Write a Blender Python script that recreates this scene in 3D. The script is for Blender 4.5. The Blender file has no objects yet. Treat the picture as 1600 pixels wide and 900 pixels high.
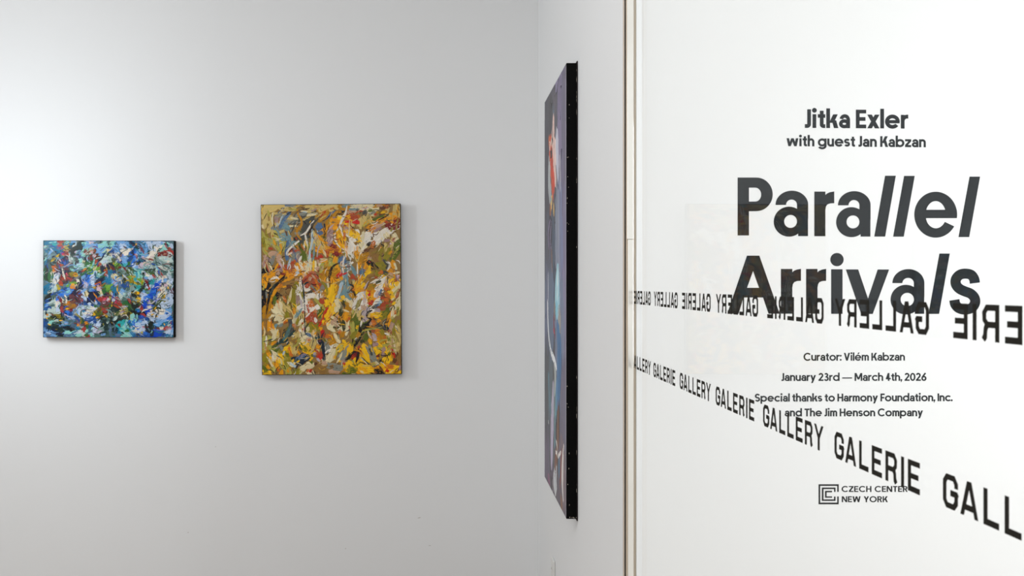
import bpy, bmesh, math, random
from math import sin, cos, pi, radians

# ------------------------------------------------------------------ camera, light, exposure
SC = bpy.context.scene
COL = SC.collection
EYE = 1.55                      # camera height above the floor
FPX, PX0, PY0 = 1600.0, 695.0, 443.0   # focal length and principal point in photo pixels

cam_d = bpy.data.cameras.new('camera')
cam = bpy.data.objects.new('camera', cam_d)
COL.objects.link(cam)
cam.location = (0, 0, EYE)
cam.rotation_euler = (pi / 2, 0, 0)
cam_d.sensor_width = 36.0
cam_d.lens = 36.0
cam_d.shift_x = (800 - PX0) / 1600
cam_d.shift_y = -(450 - PY0) / 1600
cam_d.clip_start = 0.02
cam_d.dof.use_dof = True
cam_d.dof.focus_distance = 3.1
cam_d.dof.aperture_fstop = 18.0
SC.camera = cam

SC.view_settings.view_transform = 'Standard'
SC.view_settings.look = 'None'
SC.view_settings.exposure = 0.07
SC.view_settings.gamma = 1.0
SC.view_settings.use_curve_mapping = False

world = bpy.data.worlds.new('world')
world.use_nodes = True
world.node_tree.nodes['Background'].inputs['Color'].default_value = (0.8, 0.85, 0.9, 1)
world.node_tree.nodes['Background'].inputs['Strength'].default_value = 0.02
SC.world = world

def area(name, loc, rot, sx, sy, watts, color):
    d = bpy.data.lights.new(name, 'AREA')
    d.shape = 'RECTANGLE'; d.size = sx; d.size_y = sy
    d.energy = watts; d.color = color
    o = bpy.data.objects.new(name, d)
    o.location = loc; o.rotation_euler = rot
    COL.objects.link(o)
    return o

# the gallery's ceiling light, the tall lamp at its left, and unseen fills added to brighten the walls
area('gallery_ceiling_light', (-1.1, 1.2, 3.56), (0, 0, 0), 3.0, 2.6, 49, (0.985, 0.99, 1.0))
area('gallery_front_fill', (-1.0, -3.1, 2.3), (radians(90), 0, 0), 3.0, 2.2, 42, (0.96, 0.98, 1.0))  # unseen source added behind the camera to even out the back wall
area('gallery_left_fill', (-4.5, 2.7, 2.6), (0, radians(-90), radians(-4)), 1.6, 2.4, 46, (0.95, 0.975, 1.0))  # unseen wash added at far left to brighten the side wall
area('gallery_side_lamp', (-2.2, 3.82, EYE + 0.36), (pi / 2, 0, radians(-40)), 0.06, 0.6, 6.3, (0.86, 0.94, 1.0))
area('lettered_wall_fill', (2.3, 0.45, 1.75), (radians(80), 0, radians(12)), 1.0, 1.2, 38.5, (0.97, 0.99, 1.0))  # unseen source added to brighten the lettered wall towards its right

# ------------------------------------------------------------------ materials
def srgb(h):
    h = h.lstrip('#')
    out = []
    for i in (0, 2, 4):
        c = int(h[i:i + 2], 16) / 255
        out.append(c / 12.92 if c <= 0.04045 else ((c + 0.055) / 1.055) ** 2.4)
    return tuple(out) + (1.0,)

def new_mat(name):
    m = bpy.data.materials.new(name); m.use_nodes = True
    return m, m.node_tree, m.node_tree.nodes['Principled BSDF']

def plain(name, color, rough=0.5, spec=0.5, bump=0.0, bscale=300, var=0.0, vscale=8, metallic=0.0):
    m, t, p = new_mat(name)
    p.inputs['Base Color'].default_value = color
    p.inputs['Roughness'].default_value = rough
    p.inputs['Specular IOR Level'].default_value = spec
    p.inputs['Metallic'].default_value = metallic
    tc = t.nodes.new('ShaderNodeTexCoord')
    if var:
        n = t.nodes.new('ShaderNodeTexNoise'); n.inputs['Scale'].default_value = vscale; n.inputs['Detail'].default_value = 4
        t.links.new(tc.outputs['Object'], n.inputs['Vector'])
        mp = t.nodes.new('ShaderNodeMapRange')
        mp.inputs['To Min'].default_value = 1 - var; mp.inputs['To Max'].default_value = 1 + var
        t.links.new(n.outputs['Fac'], mp.inputs['Value'])
        mx = t.nodes.new('ShaderNodeVectorMath'); mx.operation = 'SCALE'
        mx.inputs[0].default_value = color[:3]
        t.links.new(mp.outputs['Result'], mx.inputs['Scale'])
        t.links.new(mx.outputs['Vector'], p.inputs['Base Color'])
    if bump:
        n = t.nodes.new('ShaderNodeTexNoise'); n.inputs['Scale'].default_value = bscale; n.inputs['Detail'].default_value = 3
        t.links.new(tc.outputs['Object'], n.inputs['Vector'])
        b = t.nodes.new('ShaderNodeBump'); b.inputs['Strength'].default_value = bump; b.inputs['Distance'].default_value = 0.002
        t.links.new(n.outputs['Fac'], b.inputs['Height'])
        t.links.new(b.outputs['Normal'], p.inputs['Normal'])
    return m

M_WALL = plain('wall_paint', (0.785, 0.795, 0.80, 1), 0.65, 0.25, bump=0.06, bscale=260, var=0.006, vscale=3)
M_TITLE_WALL = plain('smooth_white_wall_paint', (0.84, 0.845, 0.845, 1), 0.6, 0.25, bump=0.03, bscale=260, var=0.004, vscale=3)
M_CEIL = plain('ceiling_paint', (0.82, 0.82, 0.81, 1), 0.8, 0.2)
M_FLOOR = plain('wood_floor', (0.34, 0.26, 0.195, 1), 0.45, 0.4, var=0.12, vscale=6)
M_JAMB_WHITE = plain('white_powder_coat', (0.88, 0.87, 0.82, 1), 0.07, 0.8, metallic=0.18)
M_JAMB_RIGHT = plain('white_aluminium', (0.86, 0.88, 0.90, 1), 0.35, 0.5)
M_JAMB_SHADE_TAN = plain('shaded_gap_tan', (0.58, 0.49, 0.39, 1), 0.4, 0.5)  # metal profile; the tan stands in for shade in the gap beside it
M_PLASTIC = plain('white_plastic', (0.72, 0.72, 0.70, 1), 0.35, 0.5)
M_SLOT = plain('dark_slot', (0.03, 0.03, 0.03, 1), 0.6, 0.3)
M_VINYL = plain('slate_vinyl', (0.010, 0.013, 0.0155, 1), 0.5, 0.10, bump=0.12, bscale=900)
M_VINYL_BLACK = plain('black_vinyl', (0.008, 0.009, 0.010, 1), 0.5, 0.10)
M_GLASS_VINYL = plain('charcoal_glass_vinyl', (0.022, 0.0205, 0.017, 1), 0.75, 0.06)
M_EDGE = plain('black_painted_canvas_edge', (0.004, 0.004, 0.004, 1), 0.7, 0.04, bump=0.2, bscale=600)
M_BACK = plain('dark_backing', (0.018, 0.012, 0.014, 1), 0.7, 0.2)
M_WORN = plain('worn_canvas', (0.55, 0.50, 0.42, 1), 0.8, 0.1)
M_SCUFF = plain('scuffed_plaster', (0.55, 0.54, 0.52, 1), 0.8, 0.1)

def paint_mat(name, rough=0.34, spec=0.22):
    m, t, p = new_mat(name)
    a = t.nodes.new('ShaderNodeAttribute'); a.attribute_name = 'pigment'
    t.links.new(a.outputs['Color'], p.inputs['Base Color'])
    p.inputs['Roughness'].default_value = rough
    p.inputs['Specular IOR Level'].default_value = spec
    tc = t.nodes.new('ShaderNodeTexCoord')
    n = t.nodes.new('ShaderNodeTexNoise'); n.inputs['Scale'].default_value = 260; n.inputs['Detail'].default_value = 4
    t.links.new(tc.outputs['Object'], n.inputs['Vector'])
    b = t.nodes.new('ShaderNodeBump'); b.inputs['Strength'].default_value = 0.25; b.inputs['Distance'].default_value = 0.002
    t.links.new(n.outputs['Fac'], b.inputs['Height']); t.links.new(b.outputs['Normal'], p.inputs['Normal'])
    return m
M_OIL = paint_mat('oil_paint')
M_OIL_FLAT = paint_mat('thin_oil_paint', 0.5, 0.3)

def glass_mat():
    m = bpy.data.materials.new('clear_glass'); m.use_nodes = True
    t = m.node_tree; t.nodes.clear()
    out = t.nodes.new('ShaderNodeOutputMaterial')
    tr = t.nodes.new('ShaderNodeBsdfTransparent'); tr.inputs['Color'].default_value = (0.992, 0.998, 0.996, 1)
    gl = t.nodes.new('ShaderNodeBsdfGlossy'); gl.inputs['Roughness'].default_value = 0.0
    gl.inputs['Color'].default_value = (1, 1, 1, 1)
    fr = t.nodes.new('ShaderNodeFresnel')
    geo = t.nodes.new('ShaderNodeNewGeometry')
    mp = t.nodes.new('ShaderNodeMapRange')       # the same reflectance on the way in and on the way out
    ior = 1.30
    mp.inputs['To Min'].default_value = ior; mp.inputs['To Max'].default_value = 1 / ior
    t.links.new(geo.outputs['Backfacing'], mp.inputs['Value'])
    t.links.new(mp.outputs['Result'], fr.inputs['IOR'])
    mx = t.nodes.new('ShaderNodeMixShader')
    pol = t.nodes.new('ShaderNodeMath'); pol.operation = 'MULTIPLY'; pol.inputs[1].default_value = 0.22   # reflections weakened, as through a polarizer
    t.links.new(fr.outputs['Fac'], pol.inputs[0])
    t.links.new(pol.outputs['Value'], mx.inputs['Fac'])
    t.links.new(tr.outputs['BSDF'], mx.inputs[1]); t.links.new(gl.outputs['BSDF'], mx.inputs[2])
    t.links.new(mx.outputs['Shader'], out.inputs['Surface'])
    return m
M_GLASS = glass_mat()

# ------------------------------------------------------------------ object helpers
def link(name, me, mat, parent=None):
    me.name = name
    o = bpy.data.objects.new(name, me)
    mats = mat if isinstance(mat, (list, tuple)) else [mat]
    for m in mats: me.materials.append(m)
    COL.objects.link(o)
    if parent: o.parent = parent
    return o

def thing(name, label, cat, loc=(0, 0, 0), rot=(0, 0, 0), group=None):
    o = bpy.data.objects.new(name, None)
    o.empty_display_size = 0.1
    COL.objects.link(o)
    o.location = loc; o.rotation_euler = rot
    o['label'] = label; o['category'] = cat
    if group: o['group'] = group
    return o

def add_box(bm, x0, y0, z0, x1, y1, z1, bevel=0.0, mi=0):
    vs = [bm.verts.new(p) for p in ((x0, y0, z0), (x1, y0, z0), (x1, y1, z0), (x0, y1, z0),
                                    (x0, y0, z1), (x1, y0, z1), (x1, y1, z1), (x0, y1, z1))]
    fs = [bm.faces.new([vs[i] for i in q]) for q in ((0, 3, 2, 1), (4, 5, 6, 7), (0, 1, 5, 4), (1, 2, 6, 5), (2, 3, 7, 6), (3, 0, 4, 7))]
    for f in fs: f.material_index = mi
    if bevel:
        es = list({e for f in fs for e in f.edges})
        bmesh.ops.bevel(bm, geom=es, offset=bevel, segments=2, affect='EDGES', profile=0.6)

def done(bm, name, mat, parent=None, smooth=False):
    bmesh.ops.recalc_face_normals(bm, faces=bm.faces[:])
    me = bpy.data.meshes.new(name); bm.to_mesh(me); bm.free()
    if smooth:
        for p in me.polygons: p.use_smooth = True
    return link(name, me, mat, parent)

def box(name, b, mat, parent=None, bevel=0.0):
    bm = bmesh.new(); add_box(bm, *b, bevel=bevel)
    return done(bm, name, mat, parent)

def structure(o):
    o['kind'] = 'structure'; return o

def prism(name, pts, z0, z1, mat):
    bm = bmesh.new()
    a = [bm.verts.new((x, y, z0)) for x, y in pts]; b = [bm.verts.new((x, y, z1)) for x, y in pts]
    bm.faces.new(a); bm.faces.new(b)
    n = len(pts)
    for i in range(n): bm.faces.new((a[i], a[(i + 1) % n], b[(i + 1) % n], b[i]))
    return done(bm, name, mat)

# ------------------------------------------------------------------ the place
H = 3.6
YB = 4.82                      # back wall with the two paintings
XS = 0.44                      # face of the short side wall
YE = 2.532                     # end of the side wall
TH = radians(3.5)              # slight turn of the lettered wall
TX, TY = 0.46, 2.512           # left end of the lettered wall's face
XR = 2.9
XL = -4.6
YF = -3.2
XG = 0.461                     # lettered face of the glass
structure(box('floor', (XL - .1, YF - .1, -0.1, XR + .1, YB + .1, 0), M_FLOOR))
structure(box('ceiling', (XL - .1, YF - .1, H, XR + .1, YB + .1, H + 0.1), M_CEIL))
structure(box('wall_back', (XL - .1, YB, 0, XR + .1, YB + .1, H), M_WALL))
structure(box('wall_left', (XL - .1, YF, 0, XL, YB, H), M_WALL))
structure(box('wall_front', (XL - .1, YF - .1, 0, XR + .1, YF, H), M_WALL))
structure(box('wall_right', (XR, YF, 0, XR + .1, YB, H), M_WALL))
structure(box('wall_side', (XS, YE, 0, XS + 0.019, YB, H), M_WALL))
ex = XR - TX
structure(prism('wall_middle', [(TX, TY), (XR, TY + ex * math.tan(TH)), (XR, 3.1), (TX, 3.1)], 0, H, M_TITLE_WALL))

def at(px, py, Y):
    return ((px - PX0) / FPX * Y, Y, EYE + (PY0 - py) / FPX * Y)

def on_title_wall(px, py):
    "photo pixel -> (distance along the lettered wall, height)"
    u = (px - PX0) / FPX
    k = math.tan(TH)
    Y = (TY - TX * k) / (1 - u * k)
    X = u * Y
    return (X - TX) / cos(TH), EYE + (PY0 - py) / FPX * Y

# small scuffs on the back wall
for px, py, rx, rz, tilt in ((337, 698, .003, .0015, -.4), (655, 809, .008, .002, .2), (671.5, 852.5, .006, .0015, 0), (540, 857, .003, .002, .6), (294, 832, .003, .002, .5)):
    x, _, z = at(px, py, YB)
    bm = bmesh.new()
    ring_ = [(x + rx * cos(a) * cos(tilt) - rz * sin(a) * sin(tilt), z + rx * cos(a) * sin(tilt) + rz * sin(a) * cos(tilt)) for a in [2 * pi * i / 12 for i in range(12)]]
    f = [bm.verts.new((a, YB - 0.0004, b)) for a, b in ring_]; k = [bm.verts.new((a, YB + 0.001, b)) for a, b in ring_]
    bm.faces.new(f)
    for i in range(12): bm.faces.new((f[i], f[(i + 1) % 12], k[(i + 1) % 12], k[i]))
    done(bm, 'scuff_mark', M_SCUFF, bpy.data.objects['wall_back'])

# ------------------------------------------------------------------ glass partition
gp = thing('glass_partition', 'clear glass partition with white edge profile, standing in front of the lettered wall', 'glass partition', (XG + 0.003, 2.50, 0))
ox, oy = XG + 0.003, 2.50
def gbox(name, b, mat, parent, bevel=0.0):
    return box(name, (b[0] - ox, b[1] - oy, b[2], b[3] - ox, b[4] - oy, b[5]), mat, parent, bevel)
gbox('glass_pane', (XG, -0.9, 0.012, XG + 0.006, 2.4985, H - 0.012), M_GLASS, gp)
jamb = gbox('wall_profile', (0.4408, 2.5032, 0.0, 0.4815, 2.5115, H), M_JAMB_SHADE_TAN, gp)
jamb['label'] = 'metal profile, its tan painting in the shaded gap'
gbox('gap_shade_flange', (0.4408, 2.5032, 0.0, 0.4425, 2.5318, H), M_JAMB_SHADE_TAN, jamb)  # fills the gap at the wall edge, its shade put into the tan
zs = EYE + (PY0 - 374) / FPX * 2.5
o = gbox('cover_strip', (0.4448, 2.4965, zs + 0.0004, 0.4606, 2.5032, H), M_JAMB_WHITE, jamb, 0.0009); o['label'] = 'cream white upper strip'
o = gbox('cover_strip', (0.4470, 2.4975, 0.0, 0.4606, 2.5032, zs - 0.0004), M_JAMB_WHITE, jamb, 0.0009); o['label'] = 'cream white lower strip'
o = gbox('cover_strip', (0.4673, 2.4965, 0.0, 0.4812, 2.5032, H), M_JAMB_RIGHT, jamb, 0.0012); o['label'] = 'bright white strip behind the glass'

# ------------------------------------------------------------------ letter shapes
def arc_pts(cx, cy, rx, ry, a0, a1, n=None):
    n = n or max(3, int(abs(a1 - a0) / 9))
    return [(cx + rx * cos(radians(a0 + (a1 - a0) * i / n)), cy + ry * sin(radians(a0 + (a1 - a0) * i / n))) for i in range(n + 1)]
def ring(cx, cy, rx, ry, w, a0=0, a1=360):
    if a1 - a0 >= 360:
        return ring(cx, cy, rx, ry, w, 0, 180) + ring(cx, cy, rx, ry, w, 180, 359.99)
    return [arc_pts(cx, cy, rx, ry, a0, a1) + arc_pts(cx, cy, rx - w, ry - w, a1, a0)]
def bar(x0, y0, x1, y1): return [[(x0, y0), (x1, y0), (x1, y1), (x0, y1)]]
def dia(xb, xt, y0, y1, hw): return [[(xb, y0), (xb + hw, y0), (xt + hw, y1), (xt, y1)]]
def disc(cx, cy, rx, ry=None): return [arc_pts(cx, cy, rx, ry or rx, 0, 350, 35)]
def ribbon(pts, w):
    n = len(pts); L = []; R = []
    for i, (x, y) in enumerate(pts):
        def d(a, b):
            l = math.hypot(b[0] - a[0], b[1] - a[1]) or 1
            return ((b[0] - a[0]) / l, (b[1] - a[1]) / l)
        d0 = d(pts[i - 1], pts[i]) if i else d(pts[0], pts[1])
        d1 = d(pts[i], pts[i + 1]) if i < n - 1 else d0
        nx, ny = -(d0[1] + d1[1]), d0[0] + d1[0]
        l = math.hypot(nx, ny) or 1
        nx /= l; ny /= l
        c = max(0.45, nx * -d0[1] + ny * d0[0])
        k = w / 2 / c
        L.append((x + nx * k, y + ny * k)); R.append((x - nx * k, y - ny * k))
    return [L + R[::-1]]
def catmull(P, n=8):
    Q = [P[0]] + list(P) + [P[-1]]; out = []
    for i in range(1, len(Q) - 2):
        for j in range(n):
            t = j / n
            out.append(tuple(0.5 * ((2 * Q[i][k]) + (-Q[i - 1][k] + Q[i + 1][k]) * t + (2 * Q[i - 1][k] - 5 * Q[i][k] + 4 * Q[i + 1][k] - Q[i + 2][k]) * t * t
                             + (-Q[i - 1][k] + 3 * Q[i][k] - 3 * Q[i + 1][k] + Q[i + 2][k]) * t ** 3) for k in range(2)))
    out.append(tuple(P[-1])); return out
def mirror_y(ps, h): return [[(x, h - y) for x, y in p] for p in ps]
def shift(ps, dx, dy=0): return [[(x + dx, y + dy) for x, y in p] for p in ps]

def s_shape(h, wd, w):
    ru = (h - w) / 4; rx = (wd - w) / 2
    up = arc_pts(wd / 2, h - w / 2 - ru, rx, ru, 25, 270, 26)
    lo = arc_pts(wd / 2, w / 2 + ru, rx, ru, 90, -155, 26)
    return ribbon(up + lo[1:], w)

X_, A_ = 0.74, 1.06
def glyph(c, w):
    """-> (polygons, width) for cap height 1"""
    X, A = X_, A_; D = 0.80; r = D / 2; N = 0.62
    hw = w * 1.12
    if c == 'a':
        W = 0.60
        return ring(.29, .235, .29, .245, w * .95) + bar(W - w, 0, W, X - .29) + ring(.315, X - .29, .285, .30, w * .95, 0, 168), W
    if c == 'b': return bar(0, 0, w, A) + ring(r, X / 2, r, X / 2 + .01, w), D
    if c == 'c': return ring(r, X / 2, r, X / 2 + .01, w, 42, 318), D * .86
    if c == 'd': return bar(D - w, 0, D, A) + ring(r, X / 2, r, X / 2 + .01, w), D
    if c in 'eé':
        p = ring(r, X / 2, r, X / 2 + .01, w, 0, 322) + bar(w / 2, X / 2 - w * .45, D - w * .05, X / 2 + w * .40)
        if c == 'é': p += [[(r - .06, X + .08), (r + .06, X + .08), (r + .20, X + .30), (r + .02, X + .30)]]
        return p, D
    if c == 'g':
        return ring(r, X / 2, r, X / 2 + .01, w) + bar(D - w, .06, D, X) + ring(r, .06, r, .33, w, 205, 360), D
    if c in 'hn':
        return bar(0, 0, w, A if c == 'h' else X) + ring(N / 2, X - N / 2 + .01, N / 2, N / 2, w, 0, 165) + bar(N - w, 0, N, X - N / 2 + .01), N
    if c == 'm':
        q = .53
        p = bar(0, 0, w, X)
        for k in (0, q - w): p = p + shift(ring(q / 2, X - q / 2 + .01, q / 2, q / 2, w, 0, 165) + bar(q - w, 0, q, X - q / 2 + .01), k)
        return p, 2 * q - w
    if c == 'i': return bar(.03, 0, .03 + w, X) + disc(.03 + w / 2, A - w * .55, w * .64), w + .06
    if c == 'l': return bar(0, 0, w, A), w
    if c == 'k': return bar(0, 0, w, A) + dia(w * .75, .60 - hw, X * .38, X, hw * 1.1) + dia(.64 - hw, w * 1.5, 0, X * .56, hw * 1.05), .63
    if c == 'o': return ring(r, X / 2, r, X / 2 + .01, w), D
    if c == 'p': return bar(0, -.27, w, X) + ring(r, X / 2, r, X / 2 + .01, w), D
    if c == 'r': return bar(0, 0, w, X) + ring(.36, X - .36 + .01, .36, .36, w, 88, 165) + bar(.34, X - w, .40, X + .01), .40
    if c == 's': return s_shape(X + .01, .54, w * .96), .54
    if c == 't': return bar(.11, .12, .11 + w, X + .19) + bar(0, X - w * .95, .40, X) + ring(.11 + .19, .19, .19, .19, w, 180, 272) + bar(.29, 0, .40, w), .40
    if c == 'u': return shift(mirror_y(glyph('n', w)[0], X), 0) if False else mirror_x(mirror_y(glyph('n', w)[0], X), N), N
    if c == 'w':
        q = .27
        return dia(q - hw / 2, 0, 0, X, hw) + dia(q - hw / 2, 2 * q - hw / 2, 0, X, hw) + dia(3 * q - hw / 2, 2 * q - hw / 2, 0, X, hw) + dia(3 * q - hw / 2, 4 * q - hw, 0, X, hw), 4 * q
    if c == 'x': return dia(0, .64 - hw, 0, X, hw * 1.1) + dia(.64 - hw, 0, 0, X, hw * 1.1), .65
    if c == 'y': return dia(.33 - hw / 2, 0, 0, X, hw) + dia(.33 - hw * .5 - .145, .66 - hw, -.27, X, hw), .66
    if c == 'z': return bar(0, 0, .56, w) + bar(0, X - w, .56, X) + [[(0, w), (hw * 1.15, w), (.56, X - w), (.56 - hw * 1.15, X - w)]], .56
    if c == 'C': return ring(.5, .5, .5, .515, w, 43, 317), .90
    if c == 'O': return ring(.5, .5, .5, .515, w), 1.0
    if c == 'E': return bar(0, 0, w, 1) + bar(0, 0, .56, w) + bar(0, .5 - w / 2, .52, .5 + w / 2) + bar(0, 1 - w, .56, 1), .56
    if c == 'F': return bar(0, 0, w, 1) + bar(0, .47 - w / 2, .48, .47 + w / 2) + bar(0, 1 - w, .52, 1), .50
    if c == 'H': return bar(0, 0, w, 1) + bar(.72 - w, 0, .72, 1) + bar(0, .5 - w / 2, .72, .5 + w / 2), .72
    if c == 'I': return bar(0, 0, w, 1), w
    if c == 'J': return bar(.33 - w, .16, .33, 1) + ring(.33 - .20, .20, .20, .20, w, 270, 360) + bar(0, 0, .15, w), .33
    if c == 'K': return bar(0, 0, w, 1) + dia(w * .7, .66 - hw, .36, 1, hw * 1.15) + dia(.70 - hw, w * 1.5, 0, .60, hw * 1.1), .69
    if c == 'M': return bar(0, 0, w, 1) + bar(.92 - w, 0, .92, 1) + dia(.46 - hw / 2, .02, .18, 1, hw) + dia(.46 - hw / 2, .90 - hw, .18, 1, hw), .92
    if c == 'N': return bar(0, 0, w, 1) + bar(.76 - w, 0, .76, 1) + dia(.76 - hw * 1.12, .0, 0, 1, hw * 1.12), .76
    if c == 'S': return s_shape(1.02, .64, w), .64
    if c == 'T': return bar(.31 - w / 2, 0, .31 + w / 2, 1) + bar(0, 1 - w, .62, 1), .62
    if c == 'V': return dia(.38 - hw / 2, 0, 0, 1, hw) + dia(.38 - hw / 2, .76 - hw, 0, 1, hw), .76
    if c == 'Y': return dia(.36 - hw / 2, 0, .40, 1, hw * 1.05) + dia(.36 - hw / 2, .72 - hw, .40, 1, hw * 1.05) + bar(.36 - w / 2, 0, .36 + w / 2, .46), .72
    if c == 'W':
        q = .28
        return dia(q - hw / 2, 0, 0, 1, hw) + dia(q - hw / 2, 2 * q - hw / 2, 0, 1, hw) + dia(3 * q - hw / 2, 2 * q - hw / 2, 0, 1, hw) + dia(3 * q - hw / 2, 4 * q - hw, 0, 1, hw), 4 * q
    if c == 'Z': return bar(0, 0, .64, w) + bar(0, 1 - w, .64, 1) + [[(0, w), (hw * 1.2, w), (.64, 1 - w), (.64 - hw * 1.2, 1 - w)]], .64
    if c == 'R': return bar(0, 0, w, 1) + bar(0, 1 - w, .36, 1) + bar(0, .42, .36, .42 + w) + ring(.35, .71, .28, .29, w, -90, 90) + dia(.66 - hw, .26, 0, .45, hw), .65
    if c == '0': return ring(.33, .5, .33, .515, w), .66
    if c == '2':
        return ribbon(arc_pts(.29, .70, .29 - w / 2, .315 - w / 2, 165, -25, 20) + [(w * .72, w * .8)], w) + bar(0, 0, .60, w), .60
    if c == '3':
        return ribbon(arc_pts(.28, .745, .24 - w / 2, .265 - w / 2, 155, -90, 20), w) + ribbon(arc_pts(.28, .29, .30 - w / 2, .305 - w / 2, 90, -155, 22), w) + bar(.18, .53 - w * .55, .30, .53 + w * .35), .58
    if c == '4': return bar(.44 - w, 0, .44, 1) + bar(0, .20, .60, .20 + w) + dia(0, .44 - hw, .22, 1, hw), .60
    if c == '6': return ring(.31, .31, .31, .325, w) + ribbon([(w * .55, .34), (w * .75, .50), (.50, 1.0)], w), .62
    if c == ':': return disc(.08, w * .6, w * .62) + disc(.08, X - w * .6, w * .62), .16
    if c == '.': return disc(.08, w * .6, w * .64), .16
    if c == ',': return disc(.09, w * .6, w * .62) + [[(.02, -.17), (.09, -.17), (.17, .05), (.06, .08)]], .17
    if c == '—': return bar(0, X / 2 - w * .38, 1.2, X / 2 + w * .38), 1.2
    raise KeyError(c)
def mirror_x(ps, wd): return [[(wd - x, y) for x, y in p] for p in ps]

def layout(text, w, track, gap=.32):
    """-> list of (word, polygons) and the total width, cap height 1"""
    x = 0; words = []
    for wd in text.split(' '):
        polys = []
        for i, c in enumerate(wd):
            p, g = glyph(c, w)
            polys += shift(p, x); x += g + track
        x -= track
        words.append((wd, polys)); x += gap
    return words, x - gap

def plate(name, polys, t, mat, parent, conv):
    """flat cut letters t thick; conv maps a 2D point to local (x, z); the face looks along local -y"""
    bm = bmesh.new()
    for i_, p in enumerate(polys):
        t_ = t + 0.000012 * (i_ % 9)                 # pieces of one letter never share a plane
        q = [conv(a) for a in p]
        f = [bm.verts.new((x, -t_, z)) for x, z in q]; b = [bm.verts.new((x, 0, z)) for x, z in q]
        try:
            bm.faces.new(f); bm.faces.new(b)
        except ValueError:
            continue
        n = len(q)
        for i in range(n): bm.faces.new((f[i], f[(i + 1) % n], b[(i + 1) % n], b[i]))
    return done(bm, name, mat, parent)

def wall_thing(name, label, cat, px, py, group=None):
    s, z = on_title_wall(px, py)
    e = thing(name, label, cat, (TX + s * cos(TH), TY + s * sin(TH) - 0.0002, z), (0, 0, TH), group)
    return e, (lambda q: (lambda r: (r[0] - s, r[1] - z))(on_title_wall(*q)))

def wall_line(text, x0, x1, b0, b1, cap, w, track, name, label, mat=None, group='small lines of lettering on the white wall', cat='wall lettering'):
    e, conv = wall_thing(name, label, cat, x0, b0, group)
    words, tot = layout(text, w, track)
    k = (x1 - x0) / tot
    def c2(p):
        px = x0 + p[0] * k
        return conv((px, b0 + (b1 - b0) * (px - x0) / (x1 - x0) - p[1] * cap))
    for wd, polys in words: plate('word', polys, 0.0003, mat or M_VINYL, e, c2)
    return e

# big two-line title, letters cut one by one
def title(name, label, letters, group):
    x = min(p[0] for l in letters for pl in l for p in pl); y = max(p[1] for l in letters for pl in l for p in pl)
    e, conv = wall_thing(name, label, 'wall lettering', x, y, group)
    for l in letters: plate('letter', l, 0.0003, M_VINYL, e, conv)
def px_of(ps, ox_, oy_, sc): return [[(ox_ + x / sc, oy_ + y / sc) for x, y in p] for p in ps]
def T_P():
    out = [(98, 97)] + [(325, 97)] + arc_pts(325, 302, 200, 205, -90, 90, 24) + [(235, 508), (235, 390), (310, 390)] + arc_pts(312, 305, 73, 85, 90, -90, 20) + [(312, 220), (235, 220), (235, 97.1)]
    return [out] + bar(98, 97, 235, 803)
def T_a(dx=0, dy=0):
    p = [arc_pts(759, 430, 199, 173, 180, 360, 28) + arc_pts(755, 430, 67, 65, 360, 180, 20)]
    p += bar(822, 425, 957, 600) + bar(836, 600, 955, 811)
    n = 40
    out = arc_pts(724, 635, 186, 183, 0, 359.9, n); inn = arc_pts(743, 632, 79, 79, 0, 359.9, n)
    p += [out[:n // 2 + 1] + inn[:n // 2 + 1][::-1], out[n // 2:] + inn[n // 2:][::-1]]
    return shift(p, dx, dy)
def T_r():
    return bar(1033, 268, 1167, 812) + [[(1160, 316), (1190, 290), (1225, 275), (1275, 267), (1275, 410), (1225, 412), (1192, 425), (1174, 450), (1167, 490), (1160, 490)]]
def T_e():
    p = [arc_pts(952, 550, 261, 280, 151, 368.6, 34) + arc_pts(952, 550, 124, 166, 361, 151, 30)]
    p += [arc_pts(952, 550, 261, 280, 30.5, 160, 24) + arc_pts(954, 550, 128, 166, 160, 32, 24)]
    return p + bar(760, 490, 1210, 592)
def T_l(x0, x1, xb0, xb1, yt, yb): return [[(x0, yt), (x1, yt), (xb1, yb), (xb0, yb)]]
def c5(p): return px_of(p, 1140, 265, 7.805)
def c6(p): return px_of(p, 1340, 265, 7.805)
def c7(p): return px_of(p, 1130, 385, 7.62)
def c8(p): return px_of(p, 1330, 385, 7.62)
GT = 'big bold title lettering on the white wall'
title('title_lettering', 'large bold slate lettering, upper of the two big title lines', [
    c5(T_P()), c5(T_a()), c5(T_r()), c5(T_a(761, 6)), c6(T_l(335, 465, 203, 335, 75, 817)), c6(T_l(567, 696, 433, 562, 77, 818)),
    c6(T_e()), c6(T_l(1365, 1493, 1230, 1360, 86, 823))], GT)
def T_A(): return [[(283, 110), (430, 110), (672, 801), (540, 801), (474, 608), (235, 608), (185, 801), (50, 801)][:8]]
A_poly = [[(283, 110), (356, 110), (355, 292), (283, 493), (283, 550), (240, 608), (183, 801), (48, 801)],
          [(356, 110), (430, 110), (672, 801), (540, 801), (474, 608), (427, 560), (427, 493), (355, 292)]] + bar(232, 493, 480, 608)
def T_r2(dx):
    return shift(bar(687, 268, 822, 801) + [[(815, 315), (840, 292), (875, 276), (925, 267), (925, 410), (880, 412), (846, 425), (829, 450), (822, 490), (815, 490)]], dx)
def T_v():
    return [[(1460 / 7.62 + 1130, 421), (1340.8, 421), (1356.2, 466.6), (1371.3, 421.1), (1389.1, 421.1), (1363.5, 490.6), (1345.5, 490.6)]]
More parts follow.
